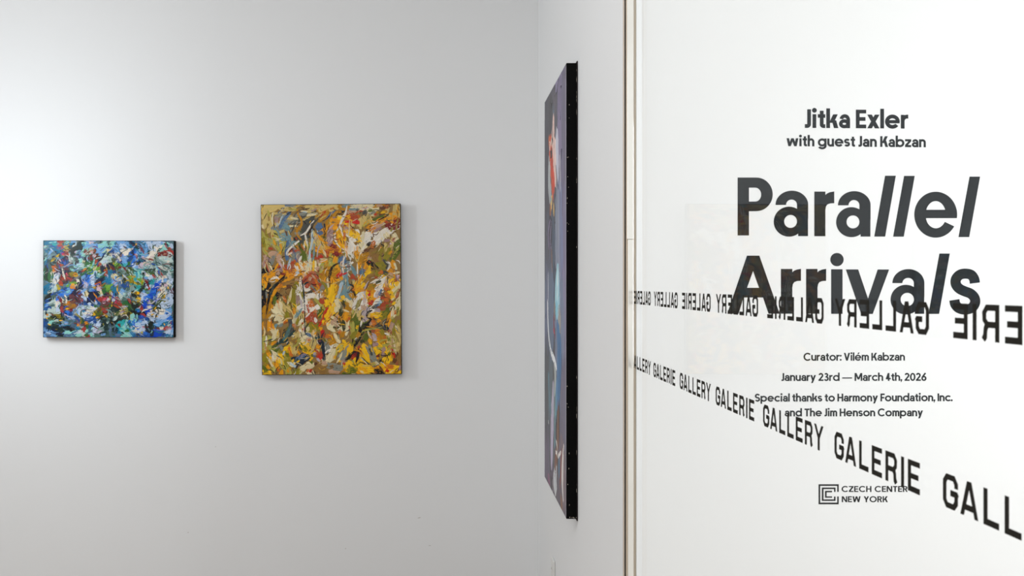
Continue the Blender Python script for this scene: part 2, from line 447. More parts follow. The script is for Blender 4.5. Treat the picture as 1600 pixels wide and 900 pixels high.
def T_a2():
    p = [arc_pts(680, 437, 190, 167, 180, 360, 28) + arc_pts(677, 437, 69, 62, 360, 180, 20)]
    p += bar(746, 432, 870, 600) + bar(757, 600, 868, 803)
    n = 40
    out = arc_pts(650, 634, 182, 177, 0, 359.9, n); inn = arc_pts(667, 632, 80, 79, 0, 359.9, n)
    return p + [out[:n // 2 + 1] + inn[:n // 2 + 1][::-1], out[n // 2:] + inn[n // 2:][::-1]]
def T_s():
    cl = [(1472, 437), (1462, 385), (1425, 338), (1357, 324), (1290, 340), (1246, 392), (1248, 455), (1290, 505), (1352, 535),
          (1420, 562), (1466, 610), (1474, 670), (1436, 730), (1357, 752), (1282, 735), (1240, 690), (1228, 637)]
    return ribbon(catmull(cl, 4), 120)
title('title_lettering', 'large bold slate lettering, lower big title line, crossed by mirrored glass letters', [
    c7(A_poly), c7(T_r2(0)), c7(T_r2(300)), c7(bar(1285, 272, 1420, 803) + disc(1354, 157, 79)), T_v(), c8(T_a2()),
    c8(T_l(1050, 1173, 920, 1045, 85, 804)), c8(T_s())], GT)

wall_line('Jitka Exler', 1257.5, 1419, 199.8, 201.0, 29.0, .20, .06, 'lettering_line', 'bold slate two-word line, topmost lettering on the white wall')
wall_line('with guest Jan Kabzan', 1229, 1446.5, 228.4, 230.2, 16.8, .20, .065, 'lettering_line', 'slate four-word line starting in lowercase, second line from the top')
wall_line('Curator: Vilém Kabzan', 1255.5, 1413.8, 563.6, 563.4, 12.2, .18, .06, 'lettering_line', 'thin three-word line with a colon, just under the mirrored glass lettering')
wall_line('January 23rd — March 4th, 2026', 1221, 1447.5, 595.2, 595.0, 12.2, .18, .06, 'lettering_line', 'thin line of dates with a long dash and a year')
wall_line('Special thanks to Harmony Foundation, Inc.', 1179.5, 1488, 627.6, 626.8, 12.2, .19, .06, 'lettering_line', 'thin acknowledgement line under the dates, the widest small line')
wall_line('and The Jim Henson Company', 1226, 1442, 650.6, 650.4, 12.2, .19, .06, 'lettering_line', 'thin five-word line, lowest above the logo, its start overlapped by glass lettering')

# emblem and its two lines
e, conv = wall_thing('logo_lettering', 'black logo low on the white wall, square maze emblem beside two lines of capitals', 'logo', 1279, 788)
lg = lambda ps: px_of(ps, 1260, 740, 8.0)
emb = bar(152, 133, 172, 383) + bar(152, 133, 403, 153) + bar(152, 362, 403, 383) + bar(385, 133, 403, 228) + bar(385, 285, 403, 383)
emb += bar(193, 174, 213, 341) + bar(193, 174, 363, 193) + bar(193, 322, 363, 341) + bar(345, 174, 363, 228) + bar(345, 287, 363, 341)
emb += bar(233, 215, 252, 301) + bar(233, 215, 320, 233) + bar(233, 284, 320, 301)
plate('emblem', lg(emb), 0.0003, M_VINYL_BLACK, e, conv)
for txt, x0, x1, b0, b1 in (('CZECH CENTER', 1315, 1418, 768.6, 768.2), ('NEW YORK', 1315.3, 1386.8, 784.6, 784.3)):
    words, tot = layout(txt, .175, .10, .46)
    k = (x1 - x0) / tot
    for wd, polys in words:
        plate('word', polys, 0.0003, M_VINYL_BLACK, e, lambda p: conv((x0 + p[0] * k, b0 - p[1] * 9.2)))

# ------------------------------------------------------------------ lettering bands on the glass
BW = {'G': .90, 'A': 1.0, 'L': .80, 'E': .82, 'R': .90, 'I': .20, 'Y': 1.02}
def bg(c):
    w = .20
    if c == 'G':
        o_ = [(.90, .64), (.90, .80), (.70, 1), (.20, 1), (0, .80), (0, .20), (.20, 0), (.70, 0), (.90, .18), (.90, .40), (.95, .46), (.86, .56), (.46, .56), (.46, .38), (.70, .38), (.70, .26), (.62, .17), (.28, .17), (.20, .26), (.20, .74), (.28, .83), (.62, .83), (.70, .74), (.70, .64)]
        return [o_]
    if c == 'A':
        return [[(.0, 0), (.19, 0), (.58, 1), (.38, 1)], [(1.0, 0), (.81, 0), (.42, 1), (.62, 1)]] + bar(.16, .17, .84, .34)
    if c == 'L': return bar(0, 0, w, 1) + bar(0, 0, .80, .18)
    if c == 'E': return bar(0, 0, w, 1) + bar(0, 0, .82, .18) + bar(0, .83, .82, 1) + bar(0, .42, .72, .59)
    if c == 'I': return bar(0, 0, w, 1)
    if c == 'R':
        return bar(0, 0, w, 1) + [[(0, 1), (0, .83), (.60, .83), (.68, .76), (.68, .62), (.58, .54), (0, .54), (0, .37), (.56, .37), (.62, .30), (.64, .08), (.74, -.01), (.90, .09), (.82, .20), (.80, .37), (.75, .46), (.86, .55), (.88, .80), (.68, 1)]]
    if c == 'Y':
        return [[(0, 1), (.21, 1), (.51, .62), (.51, .36), (.41, .36), (.41, .48)], [(1.02, 1), (.81, 1), (.51, .62), (.51, .36), (.61, .36), (.61, .48)]] + bar(.41, 0, .61, .45)
def bword(word):
    x = 0; ps = []
    for i, c in enumerate(word):
        ps += shift(bg(c), x)
        nx = word[i + 1] if i < len(word) - 1 else ''
        gap = .30
        if nx == 'A': gap = .16
        if nx == 'Y': gap = .18
        x += BW[c] + gap
    return ps, x - gap
def band(label, z0, h, words, mirrored):
    e = thing('lettering_band', label, 'glass lettering', (XG, words[0][1], z0), (0, 0, 0), 'bands of capitals on the glass')
    for wd, ya, yb in words:                     # ya the reading start, yb the reading end, as distance from the camera
        ps, tot = bword(wd)
        bm = bmesh.new()
        for i_, p in enumerate(ps):
            q = [(ya + (yb - ya) * a / tot - words[0][1], b * h) for a, b in p]
            f = [bm.verts.new((-0.0004 - 0.000012 * (i_ % 9), y, z)) for y, z in q]; b_ = [bm.verts.new((0, y, z)) for y, z in q]
            bm.faces.new(f); bm.faces.new(b_)
            n = len(q)
            for i in range(n): bm.faces.new((f[i], f[(i + 1) % n], b_[(i + 1) % n], b_[i]))
        done(bm, 'word', M_GLASS_VINYL, e)
band('lower band of black capitals on the glass, reading normally, running down to the right', EYE - .2055, .0312,
     [('ALLERY', 2.4935, 2.2909), ('GALERIE', 2.261, 2.0487), ('GALLERY', 2.0076, 1.7748), ('GALERIE', 1.7414, 1.5255),
      ('GALLERY', 1.4819, 1.2465), ('GALERIE', 1.2105, .9935), ('GALLERY', .947, .712)], False)
band('upper band of black capitals on the glass, mirrored, crossing the big title', EYE - .0493, .0315,
     [('GALERIE', 2.293, 2.494), ('GALLERY', 2.027, 2.256), ('GALERIE', 1.776, 1.9876), ('GALLERY', 1.5066, 1.739),
      ('GALERIE', 1.246, 1.463), ('GALLERY', .9747, 1.2095), ('GALERIE', .712, .9277)], True)

# ------------------------------------------------------------------ wall outlet at the bottom edge
oe = thing('wall_outlet', 'white outlet plate low on the side wall below the purple painting', 'outlet', (XS, 4.11, EYE - 1.165))
bm = bmesh.new(); add_box(bm, -0.010, -0.038, -0.058, -0.0002, 0.038, 0.058, 0.003)
done(bm, 'cover_plate', M_PLASTIC, oe)
for dz in (-0.02, 0.02):
    s_ = box('socket', (-0.0115, -0.017, dz - 0.014, -0.010, 0.017, dz + 0.014), M_PLASTIC, oe, 0.0006)
    bm = bmesh.new()
    add_box(bm, -0.0118, -0.007, dz - 0.002, -0.0114, -0.005, dz + 0.006)
    add_box(bm, -0.0118, 0.005, dz - 0.002, -0.0114, 0.007, dz + 0.006)
    done(bm, 'slots', M_SLOT, s_)

# ------------------------------------------------------------------ paintings: brush strokes laid one over the other as real relief
PAL = dict(a='cfb877', b='e0d3ac', c='e6dfd2', d='c4a288', e='a88c8a', f='5b7797', g='8f9186', h='7d9a9e', i='b4c8d2', j='22303f', k='17130f',
           l='70492a', m='9a7740', n='bd8a0a', o='e2a00e', p='c97526', q='b4502a', r='cc2018', s='988c24', t='67731e', u='4c4b26', v='a8623e',
           w='f2c212', x='b4ac56', y='3c2a1a', z='bcaeb2', A='55554f', B='2f629f', C='3f86d8', D='86b2dc', E='c6d4e6', F='1c2b52', G='2f4a48',
           H='3f7d46', I='86b24a', J='1e86a8', K='3fb4b6', L='9fd4cc', M='8b2c26', N='b55048', O='93a9a6', P='5c7a76', Q='c4d4d0', R='d8587a',
           S='165cc6', T='d6bec6', U='6b84a2', V='2b3a34', W='c9b020', X='7a4a52', Y='5a6e3a', Z='c2bcca')

YEL = """
# 400 310 9
a 70 120 90 125 250 140 430|a 60 100 130 260 110 420 110|x -40 180 160 205 270|b 40 100 365 120 425|m 22 195 250 200 320|b -30 252 195 242 300 252 380
A -10 236 212 232 270|e 60 295 255 305 345|f 46 335 215 405 165|f 60 225 420 320 425|f 55 345 425 415 300 495 195|j -26 435 245 515 185|i -26 330 385 365 300 400 225
h 36 400 430 455 340|g 40 420 100 590 115|f 24 420 95 505 108|x 30 470 145 590 165|l 9 390 150 540 165|g 50 500 335 610 330|b 26 500 275 610 295|b 34 480 395 600 385
b 22 640 180 750 190|i 20 680 190 730 205|a 40 690 125 830 115|p 22 850 100 895 115|e 26 790 185 870 150|a 44 670 310 760 255 890 215|m 12 650 305 760 262|n 34 600 150 608 230 645 290 655 380 592 450 600 520 655 590
b 40 720 240 860 225|a 60 900 190 1060 110|a 50 1000 110 1100 105|q -30 910 270 1000 190|r 20 975 215 1000 190|f 26 1000 300 1095 190|n 46 1035 340 1090 260|o 30 1055 320 1070 370
A 70 640 490 700 425 770 350|c -34 635 530 720 480 780 385 835 310|y -34 735 525 790 430 828 335|f 120 860 400 950 410|j 24 975 360 988 450|f 60 880 510 950 480|i 14 870 455 890 490
c -34 700 490 720 590 745 690|c -18 695 640 690 745|k -18 760 535 772 625|a 84 860 590 880 670|z 18 930 640 885 720 870 830|i 34 805 440 800 620 770 760 768 895|h 30 832 640 826 780 810 885
o 34 905 540 950 595|y 30 965 560 990 490|e 90 1070 420 1050 560 1050 680|z -16 1065 400 1010 500|c 18 1065 620 1085 560|M -40 1060 700 1098 640|o 50 910 720 965 770|q 50 905 800 950 840|b -40 950 720 1000 830
p 40 1010 740 1095 720|x 40 1070 780 1060 890|b -16 905 868 1025 870|o 34 930 890 1020 888|h 80 360 540 420 590|a 40 340 480 420 455|l 26 430 460 452 530|a 20 470 455 490 520|y -14 480 450 505 525|o 26 508 550 522 600
b -26 280 550 330 575 385 555|c -12 285 585 340 598|q 22 240 520 258 540|s 50 108 560 132 690|o -34 258 585 290 660|x 50 190 600 205 680|d -14 230 630 305 740|o 34 345 640 372 700 348 790|g 22 320 600 332 670
q 34 195 700 245 712|d 34 150 790 128 880|d 70 190 800 260 770 340 810|d 80 300 850 385 870|e 40 170 830 210 880|f 56 480 590 440 720 452 880|f -20 520 690 560 780 585 880|c 30 622 600 530 670 460 740 448 795 520 765
i 18 540 690 562 722|g 46 520 790 480 890|p 40 535 870 560 900|k 26 550 555 562 595|q 24 570 555 590 580|o 34 570 670 602 725|y 26 622 665 640 710|p -34 645 640 685 740|e 56 590 780 620 850|t 66 680 780 705 850|b -26 655 815 615 890|m 34 690 700 735 765
# 515 310 9
a 60 20 120 130 110|p 20 20 165 80 130|f -30 10 245 100 170|h 70 190 110 260 110|b 60 300 130 460 110|b 50 480 115 640 110|T 16 470 155 560 140|A 26 380 175 440 165|A 60 480 215 540 190|t 30 560 190 650 180|d 40 680 110 760 115|l 50 740 150 860 130|p 26 780 120 850 110|q 20 800 145 840 150
d 34 260 200 400 190|y 26 160 195 230 185|n 60 60 260 120 215 190 210|o 50 20 330 70 290|e 30 60 285 90 270|w 70 120 300 200 260|o 50 100 330 170 330|w 40 260 275 310 270|q 60 330 290 420 280|r 60 330 330 440 350|r 40 220 335 320 335|p 30 410 240 440 280
v 50 120 390 250 400|e 50 215 420 280 430|c -40 262 110 240 215 190 310 155 400 110 470|z -20 215 350 190 430 205 540|c -26 150 370 180 460 205 545|q 20 290 330 310 400|b -18 295 300 290 430 275 560|w 60 150 500 175 600|p 40 230 490 215 580|o 60 180 580 240 700|d 40 250 600 240 690|c -30 95 480 90 580 150 680 240 745|r -16 150 660 200 720
e 50 20 480 60 480|z -26 0 440 75 370|z -20 0 640 75 570|e 50 20 560 60 540|M 60 20 670 120 690|m 40 330 420 430 420|a 46 470 260 480 400|x 40 530 330 560 260|u 26 540 300 560 280|g 40 560 240 660 200|n 50 720 210 830 195|w 34 740 215 800 205|t 34 600 330 700 280 790 250|k -26 690 325 780 280 855 235|q 34 640 250 680 225|r 18 650 240 672 232|o 50 830 300 880 280|q 40 780 330 830 350|M 46 820 390 880 350
a 50 920 250 935 110|n 30 975 280 980 110|s 26 950 460 975 300|o 60 540 430 640 390|p 30 580 460 660 420|k 34 530 470 545 440|l -26 560 420 620 390|x 30 470 400 590 340|w 60 350 520 430 540|n 40 330 450 380 500|g 34 380 580 420 600
d 70 650 410 780 350|e 44 640 480 740 420|c 56 630 585 740 490 840 430|b 90 790 500 830 560|e 40 780 610 860 600|x 34 870 480 900 420|q -30 880 630 935 560|T 30 860 640 885 660|d 40 790 700 860 680|b 50 480 600 490 470|c 100 520 620 560 540|c -60 590 500 500 600|b 70 450 650 440 760|c -40 520 650 430 810|k 50 540 670 590 630|l 50 520 740 580 730|p 60 600 720 640 610|c -34 660 700 720 620|b 26 670 690 710 640|k -16 740 590 745 660 775 680 690 770|s 60 700 800 760 720|m 60 620 810 700 800
c -60 290 570 320 640 350 690 300 780|c -40 290 700 290 790|m 40 380 620 400 660|o 40 360 740 400 830|a -14 330 760 400 890 440 800|c -26 180 770 250 770 200 890|f 60 150 870 220 830|t 30 270 800 310 830|p 40 80 740 150 720|q 30 150 800 180 750|w 40 80 820 110 880|x 40 20 780 30 890|d 60 580 830 560 880|n 40 500 790 560 770|s 60 780 880 860 790|x -40 890 860 960 740 985 690|b -18 940 720 995 670|t 60 920 840 985 760|o 34 840 800 890 750|a 50 800 640 800 760
# 400 400 9
e 50 120 160 130 60|d 30 160 60 210 230|q -24 130 70 200 240|b -30 190 90 245 220|o -36 270 200 330 90|d 60 300 40 370 20|d -40 300 60 420 180|T -30 330 70 380 170|e 60 340 170 390 220|M 40 360 250 430 260|d 60 310 190 320 270|c -44 200 355 280 300 340 330|o 44 180 300 280 250|n 40 190 360 260 330|A 40 120 300 150 330
v 110 490 110 520 260|q 60 510 110 550 90|p 50 470 300 540 280|o 50 540 290 430 350 320 430|p 46 400 370 300 460|o -50 330 430 240 560 220 650|i -34 500 30 450 190|f 20 560 30 590 90|c -40 655 0 610 90|c 50 580 150 590 190|i 60 580 220 600 260|b 40 620 90 660 130|o 60 670 120 710 140|p 30 690 160 715 190|b 44 650 190 690 180|t 60 690 20 720 70
k -50 420 270 330 370 230 480 180 640 150 830|G 40 260 430 200 560|m 60 380 400 560 360|d 40 560 350 600 330|l 60 440 430 520 440|m 70 380 470 320 500|s 60 540 430 530 600 550 760|b -40 510 470 480 600 450 680|t 60 270 560 270 680|n 50 140 700 110 800|g 30 150 500 160 600|b 20 150 480 190 500|x 26 130 400 110 480|y 30 320 540 380 570|p -40 390 560 430 660|p -34 300 620 330 680
c 40 640 300 630 430 660 480|c 30 620 530 650 640 640 740|e 60 590 560 600 680|z 40 640 620 650 720|j -24 640 270 670 430 690 700 690 890|j 20 680 370 720 320|d 30 680 280 710 260|b -70 340 640 360 750|b 110 320 790 360 830|a 50 400 720 430 780|b 70 270 870 380 880|s 60 430 780 460 890|l 26 480 650 510 740|p -30 520 750 545 830|o 40 540 730 550 810|h -40 660 730 560 880|h -26 590 780 540 880|a 50 640 830 650 890
b 50 770 60 770 200|w -40 820 50 820 220|i 26 760 20 750 160|o 40 800 200 810 240|d 34 880 60 885 110|r 40 900 15 950 15|o 40 910 90 990 65|b -16 900 45 1025 50|x 40 1070 20 1040 150|d 60 850 190 960 170|n 70 900 320 990 220|l 40 880 230 930 150|k 40 1080 160 1040 290 1040 440|s 34 920 330 1000 450 1010 560|b 30 1010 300 1025 450|n 80 930 520 1000 560|g 60 930 430 950 470|w 60 1090 350 1060 560 1060 690|o 40 1080 300 1075 400
v 120 740 400 800 330|q 60 710 450 750 400|q 60 800 380 860 420|p 40 830 300 900 470|o -30 850 370 900 480|d -30 790 265 850 330|d 50 760 350 780 300|n 40 860 470 900 520|A -30 700 550 850 460|c -60 690 620 780 570 890 560|b 40 820 600 870 540|x 40 830 600 930 720|p 80 760 640 800 720|q 60 900 620 960 680|q 40 730 720 760 800|c -50 760 790 830 750 910 740|c -30 700 870 770 800|q 70 760 870 800 840|t 60 880 880 940 760|x 30 940 700 980 770|w 60 1000 610 1030 690|r -50 1020 720 940 880|w 90 1060 760 980 890|o 40 1080 700 1040 850|p -30 1020 890 1085 800|a 40 730 630 760 600|q 40 720 690 740 720|p 60 820 800 860 760|c -34 820 890 850 870
# 515 400 9
x 50 30 40 20 140|o 60 100 20 80 100|f 110 160 110 230 40|h 60 260 100 340 200|c -30 215 0 200 120 190 200|c 20 230 10 200 90|c 26 190 160 210 330|c -26 210 155 340 95 305 130 310 210|c -20 210 185 290 190 255 240 260 290|h 80 230 260 240 350|f 60 430 250 510 200|h 60 350 220 380 280|c -20 400 110 405 310|o 60 430 100 440 180|a -20 355 0 400 90 430 0|o 50 390 20 410 40|k -30 20 190 90 130 170 100|y 34 20 280 30 220|q 40 260 150 290 160
n 90 70 240 120 200|r 60 110 300 180 250|r 30 150 250 190 240|o 60 40 340 120 360|q 50 320 270 360 290|g 40 350 330 340 370|a 40 340 400 350 350|p 40 360 460 330 500|w 50 560 210 480 320 390 430|o 60 470 310 400 400|o 60 380 500 450 450|a -20 30 410 170 350|i 50 190 370 130 540 110 600|i 34 170 380 110 560|h 50 230 360 210 560|b -26 240 330 235 430|w 80 90 420 60 530 20 660|n 50 130 420 90 560|k -34 280 400 340 440 290 500|k -36 300 490 350 520 370 580
k 80 540 90 590 110|q 26 560 90 590 100|x -20 540 40 630 80|n 50 430 60 520 30|m 70 620 50 640 90|s 70 640 220 680 180|s 90 740 160 800 190|p 40 720 210 760 260|q 34 640 320 690 300|p 40 690 260 760 230|c -34 580 390 680 340 760 280|m 60 560 300 640 270|s 60 540 480 640 420|u 40 660 390 730 360|A -60 760 60 830 130 850 170|c -40 800 90 860 130 820 220|o 60 880 100 920 200|b 40 920 110 950 210|d 90 830 310 900 270|b -40 900 260 1000 240|v 60 920 370 985 300|T 40 960 330 980 280
d 60 830 450 800 360|p 90 790 430 840 500|p 60 800 520 850 620|c -34 860 390 880 430|b 60 940 460 920 540|w 50 870 540 890 510|x 30 890 570 980 470|v 50 950 600 985 480|l 60 700 540 760 560|q 60 740 700 830 660|p 60 780 640 840 620|v 60 730 760 800 740|b -30 870 640 920 600|c -80 760 410 680 480 640 600|z 60 700 510 660 590|f 30 740 480 700 560|i 80 690 640 720 690|c -60 720 600 620 700|f 40 640 720 700 690|z 60 640 770 720 780|A 50 600 740 680 720
z -34 560 360 510 460 500 560|l -26 560 370 530 470|n 70 560 500 620 450|o 60 600 540 640 480|r 60 550 550 580 560|w 70 570 580 580 640|r 90 570 700 590 620|N 40 590 660 610 640|z -60 510 540 490 690|d 90 490 700 480 780|z 90 480 840 510 780|z 60 550 730 520 820|k -40 610 770 540 810 530 880|s 70 420 620 380 740|c -50 410 580 360 680 320 800|b -60 240 600 320 740|n 60 290 530 350 600|w 60 180 560 210 620|u 50 190 640 210 700|n 50 280 700 230 660|b 60 130 620 110 700|b 70 100 800 110 720
w 80 20 780 40 700|p 60 10 690 30 680|d 50 80 890 130 830|u 60 160 860 180 700|b -30 190 760 290 800|o 70 230 800 220 880|n 50 290 860 300 800|x 40 340 760 330 860|a 60 420 780 400 860|p 30 260 900 290 870|w 70 640 840 700 860|o 60 600 880 640 870|t 50 800 760 850 720|s 60 770 860 810 800|b -60 880 860 930 700|p 50 920 830 940 780|x 50 970 720 960 860|w 40 890 700 930 660|u 20 850 800 870 740|c -20 870 870 880 780|w 30 430 890 460 870|k 22 450 880 465 890
# 400 495 9
m 70 140 40 130 200|o 60 190 60 190 200|p -30 215 30 230 200|b 130 300 60 370 30|b 110 260 180 290 260|h 40 270 150 300 100|g 50 330 140 380 100|p 50 390 90 440 60|o 40 420 40 450 50|a 60 320 230 300 290|A 60 480 40 490 150 410 260|m 40 370 170 350 280|l -20 340 180 345 340|P -60 500 100 440 250 380 340|G -40 560 190 460 290|d 50 540 150 550 90|p 40 520 100 550 150|s 40 600 30 570 120|b -50 660 30 600 130|c -50 620 160 630 240|c 40 640 80 660 40
j -30 690 0 690 130 700 260|q 40 660 190 690 170|b -60 740 130 730 220|j -20 750 90 700 170|s 80 810 140 830 160|c -50 840 20 850 90|q 50 760 70 800 30|p 40 720 80 760 60|r -40 880 150 960 20|w 80 980 60 940 100|o 60 920 150 900 190|p 40 960 120 1010 60|q 70 940 290 950 220|r 50 920 230 960 200|p 80 990 250 1020 310|b -90 1000 90 1080 200|d 60 1060 60 1090 120
j 40 860 240 890 310|f -50 700 230 800 290|j -26 790 250 810 330 790 430 740 500|G 40 830 300 900 310|a -50 840 320 800 450 770 520|d 80 710 340 770 320|p 40 740 330 780 340|b 80 620 280 680 240|b 60 640 350 680 310|a 90 540 270 580 240|m 100 530 370 560 300|x 60 590 350 620 320|w 60 640 390 700 470 740 500|s 60 660 440 720 490|t -26 620 360 740 480
c -40 150 265 145 370 130 470|o 60 220 390 290 360|n 60 150 420 180 530|x 70 220 430 160 440|G -50 220 440 300 380 380 350|t 50 240 430 300 400|g 90 330 450 390 420|s 70 320 520 360 470|i -34 380 540 405 480|t 60 430 470 450 570|w 90 440 400 480 520|p 50 460 430 500 560|a 90 540 440 550 530|l -34 560 480 580 420|o 60 590 520 620 500|w 40 540 600 500 640|t -30 610 420 640 470
b -50 210 465 290 540 340 590|c -34 230 490 245 610|o 60 170 500 200 560|w 40 200 560 210 600|s 90 150 570 130 640|b -40 150 560 220 660 280 790|x 90 240 700 270 780|o 70 280 640 310 740|p 34 300 730 320 770|w 60 310 600 330 660|x -60 360 600 400 700 440 790|b -30 350 590 370 690|s 90 420 610 460 700|t 60 140 720 130 790|w 60 170 780 210 790|o 60 160 680 180 730|s 60 120 660 150 680
f 60 560 620 640 560 720 540|j 80 600 680 690 600 760 550|G 40 540 640 600 590|w 30 570 640 620 620|t 40 780 560 810 540|b -60 440 640 540 700|i 40 480 650 560 710|w 20 700 590 730 570|b 70 620 740 700 700|b 60 710 670 760 660|b 40 660 770 690 720|s 60 520 790 580 740|x 60 600 780 640 780|o 50 440 780 480 720|t 40 770 630 800 660|z 40 810 540 840 510
r 80 880 560 940 560|q 60 900 500 930 580|r 40 890 590 920 600|z 40 860 590 900 630|f 30 810 550 840 560|j 50 930 340 950 460 960 630|X 26 880 350 920 350|o 60 860 450 890 400|g 50 990 440 1020 380|n 50 1050 350 1090 330|c -70 1020 510 1090 470|b -90 1070 440 1060 560 1030 650|w 30 1085 600 1095 560|m 90 860 720 1000 680|m 90 820 790 980 770|d 60 920 660 1000 650|g 50 1000 720 1095 700|r 60 760 750 780 790|p 40 710 780 740 740|l 40 820 680 860 650|d 60 1020 780 1090 770
# 515 495 9
d 60 60 40 110 60|b -60 0 160 90 220|d 50 70 90 120 120|p 70 130 200 170 240|p 60 20 260 30 300|n 50 30 340 80 320|b -70 60 230 120 330 150 380|o 60 230 60 260 20|q 30 240 80 290 20|u 50 200 60 210 200|b -60 240 200 270 120|q 30 270 140 300 180|n 60 170 290 210 210|b 40 230 270 260 200|A -20 230 220 290 190|x 70 320 80 330 230|t 80 400 60 410 120|w 40 380 180 400 130|c -30 440 150 460 50|u 60 450 160 490 130|k 26 455 10 460 70
z 100 490 30 520 60|k -36 520 20 590 50 540 110 520 160|d 60 580 130 600 80|p 70 610 60 640 130|l 40 620 20 640 50|o 60 680 60 720 80|w 50 640 10 690 10|A -50 750 110 810 60|j -40 760 120 830 190 860 250|e 90 850 120 910 150|d 60 860 220 890 90|x 40 870 50 900 10|s 60 980 60 985 130|o 50 820 60 850 20|b -40 930 130 960 230|a 60 960 200 970 330
x -30 340 330 430 270 500 200 650 180 750 150|s 80 380 220 300 310|c -16 350 330 440 265|k -60 490 215 400 330 340 440|u 70 460 330 470 380|n 60 430 230 380 300|t 70 520 250 510 350|o 60 560 320 580 370|w 40 560 380 600 385|b -40 540 200 580 310|v 60 590 210 640 220|p 60 660 180 690 280|z 90 600 270 640 310|e 90 640 370 660 430|z 50 620 330 670 330|k 20 575 270 590 270|n 80 720 250 740 400|s 60 730 180 760 270|c -30 770 240 850 270|p 70 770 340 800 290|x 50 740 420 850 400|t 40 820 300 840 350|v 50 830 200 890 250
d -60 880 300 900 400 930 530|b -40 900 340 940 540|a 70 970 350 960 500|m 50 1000 560 985 420|r -60 840 410 880 510 920 600|k -26 820 420 810 620|w 40 800 560 830 450|e 60 740 500 780 450|e 40 740 560 760 520|w -50 630 500 720 500 650 550|o 40 690 580 660 600|y 50 680 560 720 540|M 30 660 570 700 550|w 90 450 440 500 480|w 70 470 500 540 480|g 90 540 420 600 540 610 650|A 40 560 450 600 560|w 70 480 540 560 640|k -20 450 570 560 690|y -26 420 640 520 680|b -20 440 590 540 680|o 50 440 520 460 550
b -100 80 450 20 560 0 640|x 60 110 480 190 400|w 70 110 500 180 430|w 90 200 380 230 350|s 60 300 400 360 360|w 90 270 490 310 450|g 80 130 590 210 500|g 60 210 560 220 470|b -30 90 670 150 580 180 500|o 50 60 590 80 540|e 60 180 650 220 620|r 50 200 680 210 650|k -70 370 490 320 540 220 620|r 50 310 600 350 540|M 50 340 570 370 520|k -40 410 440 400 550 370 660|q 34 400 450 430 420|w 80 230 670 270 680|w -60 260 620 340 700|x 30 320 620 340 650
s 110 250 760 370 740|t 90 290 770 360 750|g 90 60 740 170 730|m 60 60 700 0 720|d 50 20 780 140 790|n 40 170 780 220 740|w 60 400 690 470 760 600 770|o 50 420 720 530 780|b -40 430 770 480 800|x 60 600 680 660 660|b 40 640 640 690 690|a 30 460 700 560 700|k 80 640 750 690 780|q 24 640 780 660 800|o 50 640 720 700 720|w 40 720 690 760 720|k 50 710 620 760 660|w 60 800 680 840 620|p 60 780 710 900 720|r 50 800 790 825 750|w -60 840 800 920 760 970 710|l 60 900 660 930 600|v 40 940 690 970 640|m 60 985 700 990 600|e 30 980 760 1000 700|n 40 900 790 960 790|l -30 700 700 760 790|t 40 830 560 860 500
"""
